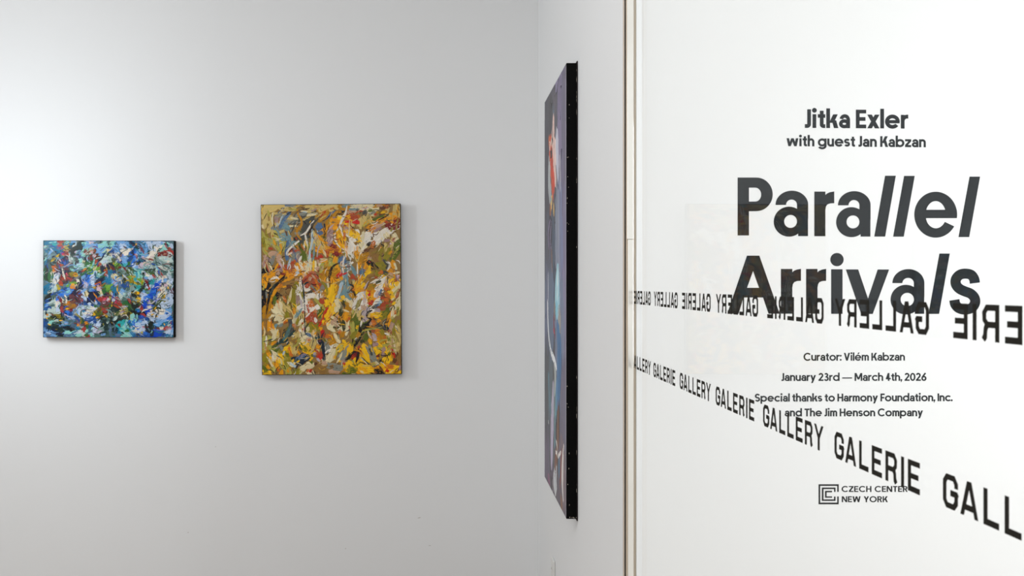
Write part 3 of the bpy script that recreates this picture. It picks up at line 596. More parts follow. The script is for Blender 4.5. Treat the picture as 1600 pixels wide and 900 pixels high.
BLU = """
# 60 370 10.97
J 70 100 110 320 90|L 30 180 105 310 85|h 60 110 170 260 180|L 40 90 190 130 150|J 70 100 240 170 250|J 80 300 250 390 210|D 40 180 290 240 220|K 50 230 120 330 140|T 26 90 170 120 165|E 22 200 200 250 250|D 40 150 300 200 310|J 40 280 180 400 170|P 40 400 130 450 90|N 60 330 160 400 140|N 40 370 90 400 90|O 30 350 110 330 130|L 46 440 120 520 80|J 60 520 130 590 110|D 40 550 90 640 80|c -34 575 165 630 140|G 60 690 80 690 180|V 70 690 170 560 215|V 60 560 220 600 320|i 30 650 90 630 150
x 60 450 190 500 170|d 60 460 240 510 250|M 60 440 250 510 290|q 40 480 290 520 320|R 50 400 300 440 290|W -50 200 430 280 370 360 290|s 40 230 390 300 340|V 40 240 440 300 440|F 70 380 350 430 440|B 60 420 380 400 460|C 40 440 420 450 470|T -36 330 350 390 430|c -26 520 280 570 350|X 50 470 350 500 400|P 80 560 330 600 440|Q 60 540 360 600 380|z -26 530 370 560 430 450 510 400 520|q 50 340 460 390 500|M 60 330 420 350 500
V -60 120 430 140 560 160 680|P 70 170 440 210 560|H 60 180 620 180 730|L -30 90 420 145 350|J 40 140 400 110 480|p 80 260 520 300 540|p 50 250 580 280 570|o 30 240 560 270 600|F 100 350 560 380 620|X 60 440 540 520 560|F 60 430 600 520 590|c -34 400 520 430 640 460 750|c 110 270 700 330 660|E 90 320 640 300 760|c 50 210 630 250 620|Z 50 350 610 340 650|M 50 380 640 390 710|R 70 470 650 500 640|X 80 500 700 540 740|q 70 350 800 410 780|N 40 480 690 540 720|p 40 360 820 420 830|x 60 320 820 340 890|Q 60 240 870 310 860|J 80 120 870 190 830|B 40 200 830 260 800|Y 40 170 760 210 790
D 60 630 270 720 250|T 40 620 270 660 250|U 60 660 270 720 240|L -60 720 280 780 230 860 170|D -80 760 190 900 150 1010 160|L 60 740 120 820 120|J 60 760 110 780 150|T 60 860 100 910 110|Z 40 900 90 950 100|C 40 990 160 1010 150|D 60 950 200 1060 230|D 90 1020 290 1070 240|M 80 790 280 830 220|d 100 860 240 940 210|T 60 890 280 940 260|M 70 850 350 920 400|M 60 910 400 890 340|l 60 960 210 980 270|T 60 940 340 970 300|c -30 820 300 880 290|q 22 950 200 985 280
U 60 650 350 720 340|F 80 620 430 700 430|A 60 640 370 670 440|V 40 620 460 650 460|E 80 660 500 730 490|L 60 700 470 680 540|D 60 590 570 660 560|P 60 550 480 580 540|b 60 760 450 780 400|Q 60 740 530 770 460|H 110 800 420 850 480|H 70 850 450 900 420|I 60 860 550 930 480|L -40 960 380 930 490 890 560|H -70 930 570 830 560 720 660|V -30 850 540 700 660|o 40 760 570 820 540|q -40 720 600 800 570|F 60 680 620 740 590|o 70 600 650 670 650|s 70 540 640 600 640|k -20 610 640 660 650|W 40 620 670 670 670|I 60 830 620 940 610|H -30 870 620 930 600|H 60 1030 620 1090 600
F -50 1010 440 1080 350 1140 280|B -50 1000 500 1030 420|B 40 1100 310 1130 290|q 60 1040 490 1060 440|M 40 1010 510 1040 480|D 50 1060 330 1090 290|L -40 1100 280 1170 190|Q 80 1130 340 1170 330|T 60 1130 480 1160 500|E 50 1090 430 1180 410|F 90 1090 500 1120 570|p 50 1120 580 1150 570|q 70 1140 660 1160 620|J 90 1180 730 1190 640|b 60 1030 600 1060 580|L 60 1000 660 1060 640|J -40 970 590 980 690 1050 710|U 50 1070 660 1120 620|F -60 960 790 1050 730 1130 690|B 70 800 740 850 690|E 100 900 720 950 680|E 70 950 770 900 820|D 50 740 710 800 660|c -50 640 720 720 780|c 30 650 780 670 750|F 70 570 740 620 720|F 90 690 850 710 800|V -30 700 690 740 860
w 80 560 840 620 830|o 60 540 870 600 820|b 30 640 840 660 810|N 40 540 740 560 720|I 60 480 860 530 830|B 40 430 890 480 870|Z 100 780 800 810 860|F -14 740 790 760 890|C 60 860 820 900 800|U 60 850 870 880 850|D 50 930 830 970 850|p 60 1040 800 1070 780|T 60 1000 850 1070 880|W 40 930 870 980 860|H 60 1100 800 1130 850|I 80 1150 870 1190 840|c -50 250 800 360 730|d 40 1010 840 1040 830|F 60 420 780 500 770|X 40 440 730 470 770
# 165 370 10.975
P 80 30 120 80 90|L -60 50 140 120 80|J 60 160 130 170 90|D 130 250 110 340 130|E 90 230 150 350 170|D 60 210 90 240 180|C 50 200 170 240 180|b 60 20 240 50 210|Y 50 60 280 80 330|F -26 130 240 125 300|F -22 130 170 190 170 230 220 250 270|c 60 160 310 220 330|D 60 160 220 210 250|c 100 280 300 370 260|c 60 340 240 420 230|F 50 240 300 280 270|X 50 230 310 280 330|C 40 280 320 310 310
B -70 110 290 160 360 240 430|D 120 270 380 370 380|D 100 290 440 370 430|B 60 400 370 470 330|F 60 440 290 470 230|J 90 400 170 480 150|B 50 430 200 500 210|F 60 400 90 480 120|G 60 520 170 570 190|w 30 510 130 535 120|J 40 560 90 600 110|J 70 620 110 680 110|U 60 540 110 560 120|M -40 580 150 620 210 655 290|X 30 600 200 630 240|E 90 700 120 760 100|D 90 680 220 720 180|F 50 740 160 770 230|F 40 720 280 750 300|E 60 780 110 790 200|Y -20 805 120 820 210|E 110 860 120 920 160|D 50 940 120 980 90|V 60 1010 100 1060 160|E 60 1110 110 1140 200|L 60 970 190 1050 210|N 60 1070 180 1120 230|T 30 1000 160 1050 150|V -40 880 260 930 190
J 60 560 270 610 310|D 70 520 260 600 290|E 50 570 240 590 230|J -40 560 250 640 300|M -34 480 290 520 320 545 400|T 50 500 300 540 320|C 60 470 350 520 330|F 90 570 390 690 400|G 60 600 380 650 400|F 40 480 450 550 420|s 20 490 470 550 450|T 50 620 350 680 360|c 60 710 370 780 290|T 90 600 470 740 450|b 30 640 450 700 440|M -40 720 370 830 400|T 30 770 340 820 330|c 90 830 260 800 320|D 60 660 330 730 310
M -90 890 330 990 290 1080 280|M 70 980 300 1060 300|M 60 1070 320 1130 320|N 40 890 290 930 270|d 30 990 300 1030 290|Q 110 900 380 1050 370|O 80 870 430 980 470 1080 520|O 60 850 370 1000 450|P 40 960 470 1100 540|Y -34 830 340 870 390|Q 70 1100 370 1130 430|V 50 1110 440 1140 520|c 40 1050 430 1090 410|c -40 890 500 1000 520 1080 560|M 40 900 540 1040 550|P 40 1090 590 1150 570|P 60 840 430 870 510|E 70 450 490 520 470|D 60 490 540 560 510|Z 60 570 500 620 530|Q 90 720 520 800 510|O 60 640 530 740 490|V -50 600 560 740 560 850 560|K 90 510 590 620 580|J 60 500 560 560 600|L 60 480 610 520 650
Y 60 110 400 130 360|I 90 140 470 190 440|W 60 110 450 150 440|Y 60 200 500 230 480|Y 70 380 490 440 560|V 40 330 510 380 500|H 40 400 420 390 500|K 60 280 490 340 470|M -60 100 500 150 570|M -44 200 530 300 520 350 600|Q -40 340 520 400 570 430 660|P 90 250 590 310 640|O 60 300 570 340 620|B 60 130 580 160 620|J 60 40 600 80 640|q 60 0 560 20 680|J 100 30 780 70 700|b 60 110 640 140 720|T 40 130 800 170 770|D 60 150 690 190 700|F 60 20 470 60 560
Y 70 230 640 250 610|V 90 290 720 340 770|U 90 220 760 240 870|B 80 290 870 330 810|W -60 340 680 420 740 500 760|s 90 430 720 460 790|I 60 380 690 440 700|w 20 400 860 460 820|Y 60 440 600 480 660|I 70 570 690 600 780|K 60 540 640 550 700|K 60 520 770 500 700|L 60 540 650 600 680|V 50 650 600 640 680|M -50 630 690 700 760 740 870|c 90 680 620 760 650|E 70 760 690 820 640|D 50 660 700 720 710|H 80 760 600 850 640|Y 60 800 590 830 640|V 60 870 720 920 740|N 40 800 640 860 720|M 80 890 590 940 660|N 40 920 590 960 660|P 60 980 590 1020 640|Q 90 1050 620 1120 640|c 60 940 700 1050 680|Q 60 860 600 890 680
G 100 740 770 800 790|J 60 760 800 810 800|K 60 830 770 760 830|E 60 880 740 950 730|S 90 860 850 900 800|C 50 900 780 950 770|D 80 990 740 1060 740|V 40 960 800 1040 780|E 90 1100 750 1140 790|T 60 1000 830 1060 820|w 30 1060 860 1080 860|l 40 920 850 960 840|c 60 930 880 1030 880|P 70 1130 830 1150 880|E 60 750 840 830 850|N 50 740 870 760 890|W 60 480 780 540 820|V 60 500 830 540 880|K 40 560 830 590 850|s 30 200 880 210 820|J 60 120 880 160 840|I 70 30 880 60 840
# 60 448 10.345
J 60 110 60 180 30|V -50 180 120 200 40|Q 60 220 70 260 30|W 50 330 50 340 10|B -50 200 130 300 100 360 90|C 60 380 90 420 60|D 60 450 50 520 40|L 40 460 90 510 60|o 50 510 10 600 15|F 60 620 20 680 20|F 100 560 110 620 100|X 60 600 140 640 180|A 30 620 60 680 50|D -50 690 90 780 30|E 70 700 140 730 170|D 60 820 60 900 40|b 60 750 110 790 150|Y -30 740 90 780 180|C -30 640 120 720 70|F 140 840 130 920 150|F 60 920 120 970 150|o -26 880 80 910 130 940 170 900 240|T 60 950 40 1010 40|b 40 1000 60 1030 140|E 50 1000 130 1040 150|H 70 1060 60 1100 20
B 60 110 250 160 210|C 50 100 310 150 280|V 60 170 150 210 220|P 60 230 190 280 170|J 40 100 120 130 60|D -40 100 330 180 270|l 50 310 160 350 190|M -60 350 180 370 260|Q 90 200 260 280 250|P 60 210 310 260 300|Q 140 200 380 290 370|c 70 300 240 320 300|E 70 300 390 330 350|T 40 310 220 320 240|X -70 370 270 390 400|N 50 370 320 400 420|F 60 430 330 420 400|o 60 430 270 500 280|m 90 460 310 560 310|n 50 540 310 600 290|w -26 430 350 500 360|p 30 490 220 500 280|V 50 410 220 450 260|M 60 480 390 550 370|V 50 110 410 130 450|Q 40 90 380 100 490
C 60 440 400 510 420|B 70 500 430 540 450|F 60 420 450 460 440|o 40 130 450 160 460|V 90 190 500 340 510|t 60 180 530 280 540|s 60 300 470 370 480|t 50 370 520 390 470|w -30 120 500 150 520|w -26 330 545 395 545|T 40 420 460 440 440|D 100 480 520 580 510|Z 50 500 500 560 500|U 60 480 560 560 550|B -60 560 470 620 490 660 550|D 60 580 420 600 380|x -30 590 380 620 450 690 490|s -40 640 460 700 530 660 610|o -50 680 580 620 640|Y -40 690 340 690 440 710 540 690 640|W 40 580 410 600 440
E 100 640 380 680 340|B -40 650 310 720 260|B 60 760 300 820 290|c 90 770 370 880 350|E 70 800 290 850 280|q 40 690 220 720 220|Q 60 740 330 850 330|J -50 700 380 770 410|c 80 740 440 880 420|E 80 720 490 800 470|B 70 740 530 870 520|C 50 830 500 880 510|H 40 900 310 950 330|E 60 920 250 950 260|B -40 940 240 1000 290|M 100 1000 200 1100 200|T 70 1040 230 1080 250|N 60 960 210 1100 190|M 60 1080 310 1120 300|R 40 1040 220 1120 160|X 60 1000 310 1050 320|M 90 1040 390 1110 400|N 50 1020 350 1100 410|l 50 960 380 1000 370|w 60 880 440 930 440|s 60 900 400 940 420|t 90 950 450 1020 430|w -34 920 500 990 495|V 90 1010 490 1090 520|n 40 1050 440 1110 470|G 90 1030 560 1080 600
L 60 180 570 260 560|Q 50 260 560 320 540|G 60 220 600 320 590|G 90 110 640 200 660|B 60 100 580 120 680|w -26 150 600 210 630|F 80 220 680 300 690|D 50 330 640 360 640|O 90 380 590 430 600|D 40 420 580 480 590|F 70 440 620 520 630|V 60 440 660 520 670|U 60 540 600 580 620|A 40 540 690 580 680|P 60 480 560 590 560|Z 30 430 600 470 610|D 40 370 620 410 610|V 40 270 660 340 700|s 20 270 690 310 690
J 50 600 650 660 680|Q 60 640 740 700 710|N 70 700 680 770 710|X 60 720 630 760 610|o 50 750 590 800 570|q 20 720 660 760 650|H 70 770 640 850 640|B 60 820 680 850 620|L 50 760 730 800 700|G 50 850 720 870 670|Z 110 900 690 960 700|E 90 950 640 990 590|E 60 880 660 910 740|B 60 900 580 940 550|x 40 1040 610 1060 600|G 80 1070 680 1110 660|Q 60 1110 560 1130 590|O 70 1020 700 1060 680
D 60 100 720 90 660|D 80 200 770 290 780|U 90 120 780 180 770|V 40 320 780 400 790|E 30 130 740 200 760|L 60 420 750 510 730|B 60 540 770 620 740|L 60 600 790 700 770|E 40 620 730 680 740|H 50 740 780 800 780|L 60 830 780 880 770|P 60 900 780 1000 780|G 60 1000 760 1100 740|D 40 1010 780 1090 760|U 60 420 790 540 790|A 40 360 730 390 750
# 165 448 10.344
H 60 20 80 60 40|I 60 10 40 60 20|x -50 60 240 80 100 60 60|J 80 140 80 150 10|w -26 180 10 190 80|c -50 90 80 110 200|E 60 130 240 120 180|w -40 200 80 260 160|F 60 170 100 190 140|X 60 20 130 60 160|T 60 20 190 60 220|N 50 40 240 70 230|M 60 20 270 30 320|H 90 60 290 90 310|R 50 150 240 180 250|N 60 180 270 230 280|p 30 180 310 200 320|W 26 100 320 105 240|Q 90 220 150 300 100|D 90 250 60 290 100|O 90 350 110 400 60|P 70 330 60 380 20|E 40 360 120 410 90|V 60 440 160 440 60|N -50 330 190 380 210 410 280
P 60 270 180 310 210|H -90 260 260 340 290 420 340|H 60 350 340 420 310|O 70 450 240 500 260|V -60 410 240 440 330|V 60 470 320 530 310|b -50 250 320 350 350|T 50 270 320 310 340|b 60 240 400 280 390|G 90 90 370 170 370|M 40 10 400 30 420|q 30 0 390 30 400|O 60 80 430 120 460|Y 70 160 430 220 440|W 40 10 470 30 490|G 70 220 500 250 460|A 90 260 480 320 470|Q -50 130 550 190 470|c -14 250 490 320 450 370 500|s 60 330 410 350 440|V 60 350 440 390 430|P 60 20 560 60 540|w -24 90 580 140 600|V 80 60 600 180 580|M 60 200 620 240 620
K 90 500 20 540 50|V 60 540 60 600 30|H 40 640 60 680 30|N 50 690 20 710 40|I 50 660 90 690 80|w 60 480 100 540 100|W 70 500 170 560 210|V 40 470 140 500 80|w 60 520 200 570 200|E 60 560 110 650 130|D 50 600 60 640 80|V 20 490 120 560 150|S 150 620 240 680 290|S 110 720 160 820 130|S 80 700 290 790 260|C 60 800 90 830 40|E 50 850 60 830 160|S 70 640 340 690 390|C 60 610 180 660 170|Y 50 540 270 560 290|c 60 680 330 740 320|T 50 690 250 720 230
k -36 820 70 890 80|p 40 860 60 890 40|l 50 870 60 880 80|Y 60 730 220 800 270|V 40 740 270 800 280|V -30 920 30 940 80|V -34 1010 60 1030 120|w 30 1010 10 1015 30|c 110 880 170 960 60|E 80 1040 60 1060 160|X 60 1060 40 1090 80|G 50 1080 130 1095 190|D 50 1000 200 1030 180|E 110 900 300 960 320|c 110 880 400 960 420|E 90 990 280 1040 240|B 40 1000 320 1060 300|P 60 1090 280 1095 400|D 60 1030 400 1060 340|Y -70 960 110 880 210 820 300|w -40 970 120 910 200|V -40 840 280 780 370 750 420|w -26 820 320 780 370|s -26 930 250 1015 200|w 60 730 440 760 420|c 90 680 450 720 470|w 40 820 470 870 460|V -20 850 320 890 360|G -20 860 390 930 400 940 370|F 60 800 430 780 400|V -20 800 460 850 440 830 400
N -50 530 320 570 340 590 390|V 60 460 400 540 430|C 50 500 390 550 390|J 40 480 370 540 360|k -50 440 380 490 440 560 430 610 410 660 470|N -44 560 440 610 440 650 490|L 60 420 510 430 440|C 110 460 530 490 560|S 80 560 520 620 490|B 60 600 530 700 500|E 70 480 610 560 600|D 60 540 560 580 540|E 90 620 560 660 610|E 60 720 530 790 520|D 90 830 560 930 530|E 80 860 490 1000 470|B 60 980 450 1050 440|C 60 1020 520 1080 500|E 50 960 500 1060 420
V 90 700 580 760 680|G 60 760 620 740 740|M -44 550 655 690 650|R 20 580 650 620 655|M -30 810 660 920 680|J 90 920 610 1020 590|J 60 880 640 940 630|w 20 945 590 955 620|c 60 870 670 940 660|N -70 920 700 1000 660 1060 660|Q 50 1000 630 1060 620|B 60 640 700 690 690|c 100 470 700 560 690|E 60 560 640 560 720|C 30 500 690 550 680|x 40 570 740 620 735|S 110 790 760 920 740|B 60 900 770 980 790|E 90 980 740 1070 720|D 60 1070 690 1080 760|B 60 1080 620 1095 560|J 60 960 790 1090 780|V -50 720 760 760 800|B 60 560 780 650 770|C 60 600 740 680 760
K 90 270 580 320 560|K 70 240 590 290 620|L 90 330 620 370 570|L 90 280 680 340 660|H -60 310 720 410 680|K 50 380 700 400 670|J -60 350 560 400 620 440 650|E 50 400 660 430 640|D 60 380 770 460 750|L 60 340 770 420 790|G 90 110 690 200 680|U 60 60 640 80 720|J 60 200 720 250 760|P 90 40 770 130 760|U 60 150 780 250 780|J 50 470 790 400 720|V 30 500 770 540 790|G 60 20 680 60 660|L 30 300 740 360 760
"""

def parse(txt):
    out = []; ox = oy = 0; sc = 1
    for line in txt.strip().splitlines():
        if line[0] == "#":
            _, a, b, c = line.split(); ox, oy, sc = float(a), float(b), float(c); continue
        for s in line.split('|'):
            v = s.split(); n = [float(q) for q in v[2:]]
            out.append((PAL[v[0]], float(v[1]) / sc, [(ox + n[i] / sc, oy + n[i + 1] / sc) for i in range(0, len(n), 2)]))
    return out

DEEP = (0.95, 1.18)              # pigments are deeper than the lit picture

class Canvas:
    """brush strokes on a W x Hh metre canvas, origin at its lower left, relief along local -y"""
    def __init__(s, W, Hh, y0, seed, cell=0.003):
        s.W, s.H, s.y0 = W, Hh, y0; s.v = []; s.f = []; s.c = []; s.cell = cell
        s.g = {}; s.k = {}; s.r = random.Random(seed)
    def stroke(s, hexc, pts, w, pointed=False, thick=0.0003, streak=0.12, m=0.0022, wet=0.26, mix=None):
        R = s.r; L = 6
        P = catmull(pts, 5) if len(pts) > 2 else [tuple(pts[0][k] + (pts[1][k] - pts[0][k]) * i / 7 for k in (0, 1)) for i in range(8)]
        n = len(P); cells = set(); rows = []
        ragged = [R.uniform(-.5, .5) for _ in range(L + 1)]
        for i, (x, y) in enumerate(P):
            a, b = P[max(i - 1, 0)], P[min(i + 1, n - 1)]
            dx, dy = b[0] - a[0], b[1] - a[1]; l = math.hypot(dx, dy) or 1
            dx /= l; dy /= l
            nx, ny = -dy, dx; t = i / (n - 1)
            k = (sin(pi * (0.04 + 0.92 * t)) ** 0.8) if pointed else min(1, 0.66 + 2.4 * min(t, 1 - t))
            k *= 1 + R.uniform(-.09, .09)
            e = (t > .99) - (t < .01)                       # bristles leave ragged ends
            row = []
            for j in range(L + 1):
                q = (j / L - .5) * w * k
                r = e * ragged[j] * w * (.2 if pointed else .55)
                X = min(max(x + nx * q + dx * r, m), s.W - m); Y = min(max(y + ny * q + dy * r, m), s.H - m)
                row.append((X, Y)); cells.add((int(X / s.cell), int(Y / s.cell)))
            rows.append(row)
        top = max((s.g.get(c, 0) for c in cells), default=0) + 0.00004
        base = len(s.v); prof = (0, .8, .5, .7, .45, .9, 0)
        for row in rows:
            for j, (X, Y) in enumerate(row):
                s.v.append((X, s.y0 - top - thick * prof[j] * R.uniform(.5, 1), Y))
        col = tuple(DEEP[0] * c ** DEEP[1] for c in srgb(hexc)[:3]); gain = 1 + R.uniform(-.05, .05)
        if mix: col = tuple(c * (1 - mix[1]) + d * mix[1] for c, d in zip(col, mix[0]))
        lanes = [gain * (1 + R.uniform(-streak, streak)) for _ in range(L)]
        warm = [R.uniform(-.04, .04) for _ in range(L)]
        pick = [R.random() ** 1.6 * wet * 1.7 for _ in range(L)]
        new = {}
        for i in range(n - 1):
            t = i / (n - 1)
            for j in range(L):
                a = base + i * (L + 1) + j
                s.f.append((a, a + 1, a + L + 2, a + L + 1))
                g = lanes[j] * (1 + R.uniform(-.05, .05))
                X, Y = rows[i][j]; key = (int(X / s.cell), int(Y / s.cell))
                u = s.k.get(key)
                c = (col[0] * g * (1 + warm[j]), col[1] * g, col[2] * g * (1 - warm[j]))
                if u:
                    q = min(.85, pick[j] * (.55 + .9 * t))
                    c = tuple(x_ * (1 - q) + y_ * q for x_, y_ in zip(c, u))
                c = tuple(min(x_, .92) for x_ in c)
                s.c.append(c + (1,)); new[key] = c
        for c in cells: s.g[c] = max(s.g.get(c, 0), top)
        s.k.update(new)
    def build(s, name, parent, mat, ground):
        W, Hh, m = s.W, s.H, 0.002
        b = len(s.v)
        s.v += [(m, s.y0 - .00003, m), (W - m, s.y0 - .00003, m), (W - m, s.y0 - .00003, Hh - m), (m, s.y0 - .00003, Hh - m)]
        s.f.append((b, b + 1, b + 2, b + 3)); s.c.append(srgb(ground))
        me = bpy.data.meshes.new(name); me.from_pydata(s.v, [], s.f)
        a = me.color_attributes.new('pigment', 'FLOAT_COLOR', 'CORNER')
        k = 0
        for p, c in zip(me.polygons, s.c):
            p.use_smooth = True
            for _ in p.loop_indices: a.data[k].color = c; k += 1
        return link(name, me, mat, parent)

def underpaint(cv, strokes, n, lo, hi, jit=0.5, spread=3, slim=(.28, .55), soft=0.0):
    R = cv.r
    pts = []
    for c, w, P in strokes:
        a = math.atan2(P[-1][1] - P[0][1], P[-1][0] - P[0][0])
        for i in range(len(P) - 1):
            pts.append(((P[i][0] + P[i + 1][0]) / 2, (P[i][1] + P[i + 1][1]) / 2, c, a))
    for _ in range(n):
        x, y = R.uniform(0, cv.W), R.uniform(0, cv.H)
        near = sorted(pts, key=lambda p: (p[0] - x) ** 2 + (p[1] - y) ** 2)[:spread]
        _, _, c, a = R.choice(near)
        a += R.uniform(-jit, jit); l = R.uniform(lo, hi)
        bend = R.uniform(-.25, .25) * l
        u = cv.k.get((int(x / cv.cell), int(y / cv.cell)))
        cv.stroke(c, [(x - cos(a) * l / 2, y - sin(a) * l / 2), (x - sin(a) * bend, y + cos(a) * bend), (x + cos(a) * l / 2, y + sin(a) * l / 2)],
                  R.uniform(*slim) * l, R.random() < .5, streak=.16, mix=(u, soft) if u and soft else None)

def hung_painting(label, px0, px1, py0, py1, data, tilt, depth, seed, ground, n_under, n_over, n_thin, thin, skip):
    skip = [PAL[c] for c in skip]
    Yf = YB - 0.0015 - depth
    x0, _, z1 = at(px0, py0, Yf); x1, _, z0 = at(px1, py1, Yf)
    W, Hh = x1 - x0, z1 - z0
    t = thing('painting', label, 'painting', (x0, YB - 0.0008, z0), (0, tilt, 0), 'abstract oil paintings on the far wall')
    bm = bmesh.new(); add_box(bm, 0, -depth, 0, W, 0, Hh, 0.0012)
    o = done(bm, 'stretched_canvas', M_EDGE, t); o['label'] = 'black canvas edge'
    cv = Canvas(W, Hh, -depth, seed)
    sc = Yf / FPX
    st = []
    for c, w, P in parse(data):
        q = [at(a, b, Yf) for a, b in P]
        st.append((c, w * sc, [(p[0] - x0, p[2] - z0) for p in q]))
    big = [q for q in st if abs(q[1]) / sc >= 5 and q[0] not in skip]
    underpaint(cv, big, n_under, .03, .07, .6, 2)
    for c, w, P in st: cv.stroke(c, P, abs(w) * (0.94 if w > 0 else 0.92), w < 0)
    underpaint(cv, big, n_over, .022, .055, .35, 3, (.10, .20), .25)
    underpaint(cv, st, n_over, .010, .030, .5, 3, (.12, .28), .45)
    for _ in range(n_thin):
        x, y = cv.r.uniform(0, W), cv.r.uniform(0, Hh)
        near = min(st, key=lambda q: sum((q[2][len(q[2]) // 2][k] - (x, y)[k]) ** 2 for k in (0, 1)))
        a = math.atan2(near[2][-1][1] - near[2][0][1], near[2][-1][0] - near[2][0][0]) + cv.r.uniform(-.6, .6)
        l = cv.r.uniform(.012, .036); b = cv.r.uniform(-.3, .3) * l
        cv.stroke(PAL[cv.r.choice(thin)], [(x - cos(a) * l / 2, y - sin(a) * l / 2), (x - sin(a) * b, y + cos(a) * b), (x + cos(a) * l / 2, y + sin(a) * l / 2)],
                  cv.r.uniform(.0022, .0048), True, wet=.3)
    cv.build('painted_face', t, M_OIL, ground)
    return t

DEEP = (0.90, 1.32)
hung_painting('small landscape-format abstract painting in blues, whites and greens with a black edge', 67.0, 271.6, 375.6, 527.2, BLU, radians(0.12), 0.037, 3, '4f6a72', 600, 200, 420, 'VVFGkJEQPMSYVGPOLD', 'owMrTR')
DEEP = (0.97, 1.18)
hung_painting('upright abstract painting in ochre, yellow, orange and cream strokes on the far wall', 409.2, 627.6, 319.6, 586.2, YEL, radians(-0.40), 0.036, 5, '8a6c3a', 700, 200, 480, 'kkyyuuujjlbauslnowwtc', 'zTeirfvdp')

# tall painting seen almost edge-on on the side wall
SID = [('4f4d54', 14, 856, 150, 854, 400), ('4a4a50', 9, 862, 150, 861, 230), ('5a5660', 10, 868, 130, 866, 230), ('484650', 8, 855, 200, 853, 330), ('6a6478', 6, 880, 110, 880, 300), ('766c88', 8, 875, 125, 874, 190), ('857a9a', 7, 874, 180, 876, 250),
       ('7d7690', 6, 880, 200, 880, 420), ('8a86a4', 5, 882, 300, 882, 560), ('706a84', 6, 878, 240, 877, 330), ('565a6a', 8, 857, 330, 857, 560), ('8a90a2', 6, 870, 290, 871, 430), ('7f86a8', 6, 875, 280, 877, 430), ('9aa0b2', 2, 873, 300, 874, 425),
       ('4a5262', 4, 864, 300, 865, 440), ('66748a', 9, 862, 420, 861, 560), ('6a6e88', 7, 856, 420, 855, 520), ('7c86a0', 8, 876, 430, 879, 560), ('50525c', 6, 867, 250, 867, 330),
       ('54555a', 9, 855, 540, 856, 680), ('5c6870', 8, 861, 560, 860, 660), ('6e6a80', 8, 880, 540, 880, 700), ('5e5e64', 7, 866, 640, 866, 780), ('6a6072', 7, 855, 660, 856, 760), ('7c6c74', 8, 878, 690, 880, 800), ('665c66', 9, 871, 740, 876, 800), ('5a4e5c', 6, 861, 720, 866, 775),
       ('5d7d8c', -3, 865, 163, 864.5, 188), ('eccac0', -6, 865.5, 176, 864.5, 215, 866, 250, 869, 292), ('f0d4cc', 2.5, 868, 215, 868.5, 260), ('c9c9d6', -4.5, 870, 200, 870.5, 226, 872.5, 285), ('b4b0bc', 2, 875, 240, 876, 300),
       ('d4552f', 5, 859, 222, 861.5, 240, 863, 268, 865.5, 303), ('c23a22', 3, 862, 250, 865, 296), ('d8492c', 2.5, 863.5, 262, 866.5, 292), ('2b2f34', 3.5, 861.5, 232, 861.5, 249), ('e6dcd2', 2, 858.8, 226, 860, 231), ('e6dcd2', 2, 862, 217, 862.6, 225), ('241f22', 2, 863, 214, 863.4, 224), ('cf6a3a', 2, 857.8, 216, 859, 224),
       ('a8adb0', 4, 859, 252, 858.5, 285, 861, 312), ('c4c8c8', 1.5, 858, 245, 857.6, 300), ('e8c070', 3, 861.5, 314, 862.5, 320), ('e2b860', -1.6, 865, 316, 865.8, 338), ('a8643e', -2, 860, 316, 860.3, 343), ('7fa0aa', 2, 861, 306, 861.6, 312),
       ('33323f', -4.5, 858.5, 343, 861, 360, 859, 388), ('8d7fa0', 1, 860, 343, 857, 365, 858.5, 390), ('8d7fa0', 1, 862, 346, 860, 372, 861, 390), ('86644c', 1.2, 862, 390, 863, 425), ('4c5c70', 2, 864.5, 340, 865, 420),
       ('a9d6e2', -8, 872, 412, 871, 455, 871, 478, 870, 502), ('7cc4d8', -4, 870, 470, 870, 500), ('d0e4ea', -2.5, 872, 420, 871, 470), ('a09c98', -5, 874.5, 478, 874, 495, 876, 519), ('8a8482', -3, 866.5, 470, 867, 500),
       ('d8dce0', 1.1, 856.6, 424, 856.8, 490), ('e8eaec', 1.5, 855.6, 470, 857, 515, 860.5, 546, 866, 562, 870, 576), ('8e3444', -1.2, 866, 488, 865.5, 505, 868, 530), ('b0405a', .8, 865, 515, 867, 520),
       ('4a7aa8', -6, 870, 500, 874, 540, 873.5, 590, 871.5, 640), ('3f6a98', -3, 873, 520, 875, 570, 873, 620), ('5c8ab0', -3, 870, 590, 870.5, 640), ('5a7c88', -4, 857, 580, 859, 620, 861.5, 650),
       ('b0b6b4', -3, 866, 566, 868, 590, 866, 620), ('b9b0c6', -5, 865, 595, 863.5, 640, 862.5, 690, 862, 735), ('9aa4a8', 2, 866, 600, 865.5, 650), ('6c98a4', -3, 869, 610, 868.5, 650, 867, 700), ('7e5846', -3, 872.5, 625, 872, 680, 871, 702), ('4e4a4e', -3, 869, 650, 869, 700),
       ('7c5644', -3.5, 871, 700, 869, 720, 867, 742), ('e6e2de', .8, 869.3, 688, 871, 700, 870.6, 714), ('e6e2de', .8, 868.6, 706, 871, 709), ('e6e2de', .8, 872, 714, 877, 706), ('ded6d2', -2.6, 881.5, 694, 879.4, 720, 879, 755, 880.5, 785), ('8a4c44', -2.4, 878.5, 700, 876, 740, 875.5, 765),
       ('52748c', -3, 874, 714, 874, 748), ('c2c4c6', -7, 867.5, 734, 868, 745, 870.5, 756), ('8c6078', -3, 856, 742, 860, 760), ('b8b4ba', 1, 863.5, 750, 864.5, 770), ('d0d0d0', .7, 857, 657, 858, 664), ('946a4e', -2.4, 876, 770, 879, 800), ('3c3438', -2, 861, 745, 864, 765), ('aeaab4', .7, 884.4, 104, 884.4, 400, 884.4, 806)]
XF = 0.402
def on_side(px, py):
    Y = XF * FPX / (px - PX0)
    return Y, EYE + (PY0 - py) / FPX * Y
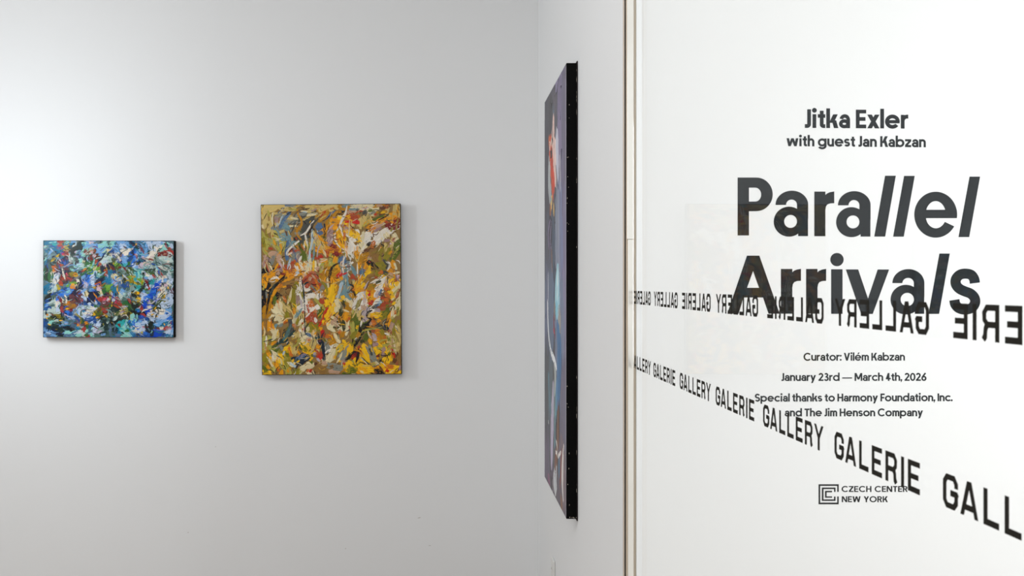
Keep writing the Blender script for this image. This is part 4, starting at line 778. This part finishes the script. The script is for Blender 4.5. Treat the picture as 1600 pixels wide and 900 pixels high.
yn, z1 = on_side(885, 98.3); _, z0 = on_side(885, 811)
yf, _ = on_side(851, 160)
t = thing('painting', 'tall dark violet painting with thick black edge, seen almost edge-on on the side wall', 'painting', (XS - 0.0008, yf, z0), (0, 0, radians(-90)), None)
# local x runs from the far end towards the camera, local -y points away from the wall
Wd, Hd, Dp = yf - yn, z1 - z0, XS - 0.0008 - XF
bm = bmesh.new(); add_box(bm, 0, -Dp, 0, Wd, -0.0033, Hd, 0.0018)
o = done(bm, 'stretched_canvas', M_EDGE, t); o['label'] = 'deep black canvas edge'
cv = Canvas(Wd, Hd, -Dp, 11, 0.006); DEEP = (1.0, 1.0)
st = []
for s_ in SID:
    P = [on_side(s_[i], s_[i + 1]) for i in range(2, len(s_), 2)]
    st.append((s_[0], s_[1] * 0.021, [(yf - p[0], p[1] - z0) for p in P]))
underpaint(cv, st[:27], 160, .08, .25, .2)
for c, w, P in st: cv.stroke(c, P, abs(w), w < 0, streak=.06, m=0.003, wet=.14)
cv.build('painted_face', t, M_OIL_FLAT, '565460')
# chipped paint along the edge facing the camera
R = random.Random(4)
def chip(y, z, a, b):
    bm = bmesh.new()
    n = 7; f = [bm.verts.new((Wd + 0.0003, -y + a * cos(2 * pi * i / n) * R.uniform(.5, 1), z + b * sin(2 * pi * i / n) * R.uniform(.5, 1))) for i in range(n)]
    k = [bm.verts.new((Wd - 0.0004, v.co.y, v.co.z)) for v in f]
    bm.faces.new(f)
    for i in range(n): bm.faces.new((f[i], f[(i + 1) % n], k[(i + 1) % n], k[i]))
    done(bm, 'paint_chip', M_WORN, o)['label'] = 'pale chip in the black edge'
for i in range(26):
    chip(R.uniform(.0016, .0034), Hd * (1 - R.random() * .42) if i % 2 else Hd * (.02 + R.random() * .36), R.uniform(.0006, .0014), R.uniform(.004, .014))
for i in range(18):
    chip(Dp - R.uniform(.002, .010), R.choice((R.uniform(.6, .95), R.uniform(.03, .3))) * Hd, R.uniform(.0005, .0011), R.uniform(.0014, .004))
for i in range(8):
    chip(R.uniform(.004, .034), .004 + R.uniform(0, .002), R.uniform(.001, .003), R.uniform(.0006, .0012))
for i in range(9):
    chip(R.uniform(.0012, .0035), Hd - R.uniform(.01, .13), R.uniform(.0006, .0014), R.uniform(.004, .014))
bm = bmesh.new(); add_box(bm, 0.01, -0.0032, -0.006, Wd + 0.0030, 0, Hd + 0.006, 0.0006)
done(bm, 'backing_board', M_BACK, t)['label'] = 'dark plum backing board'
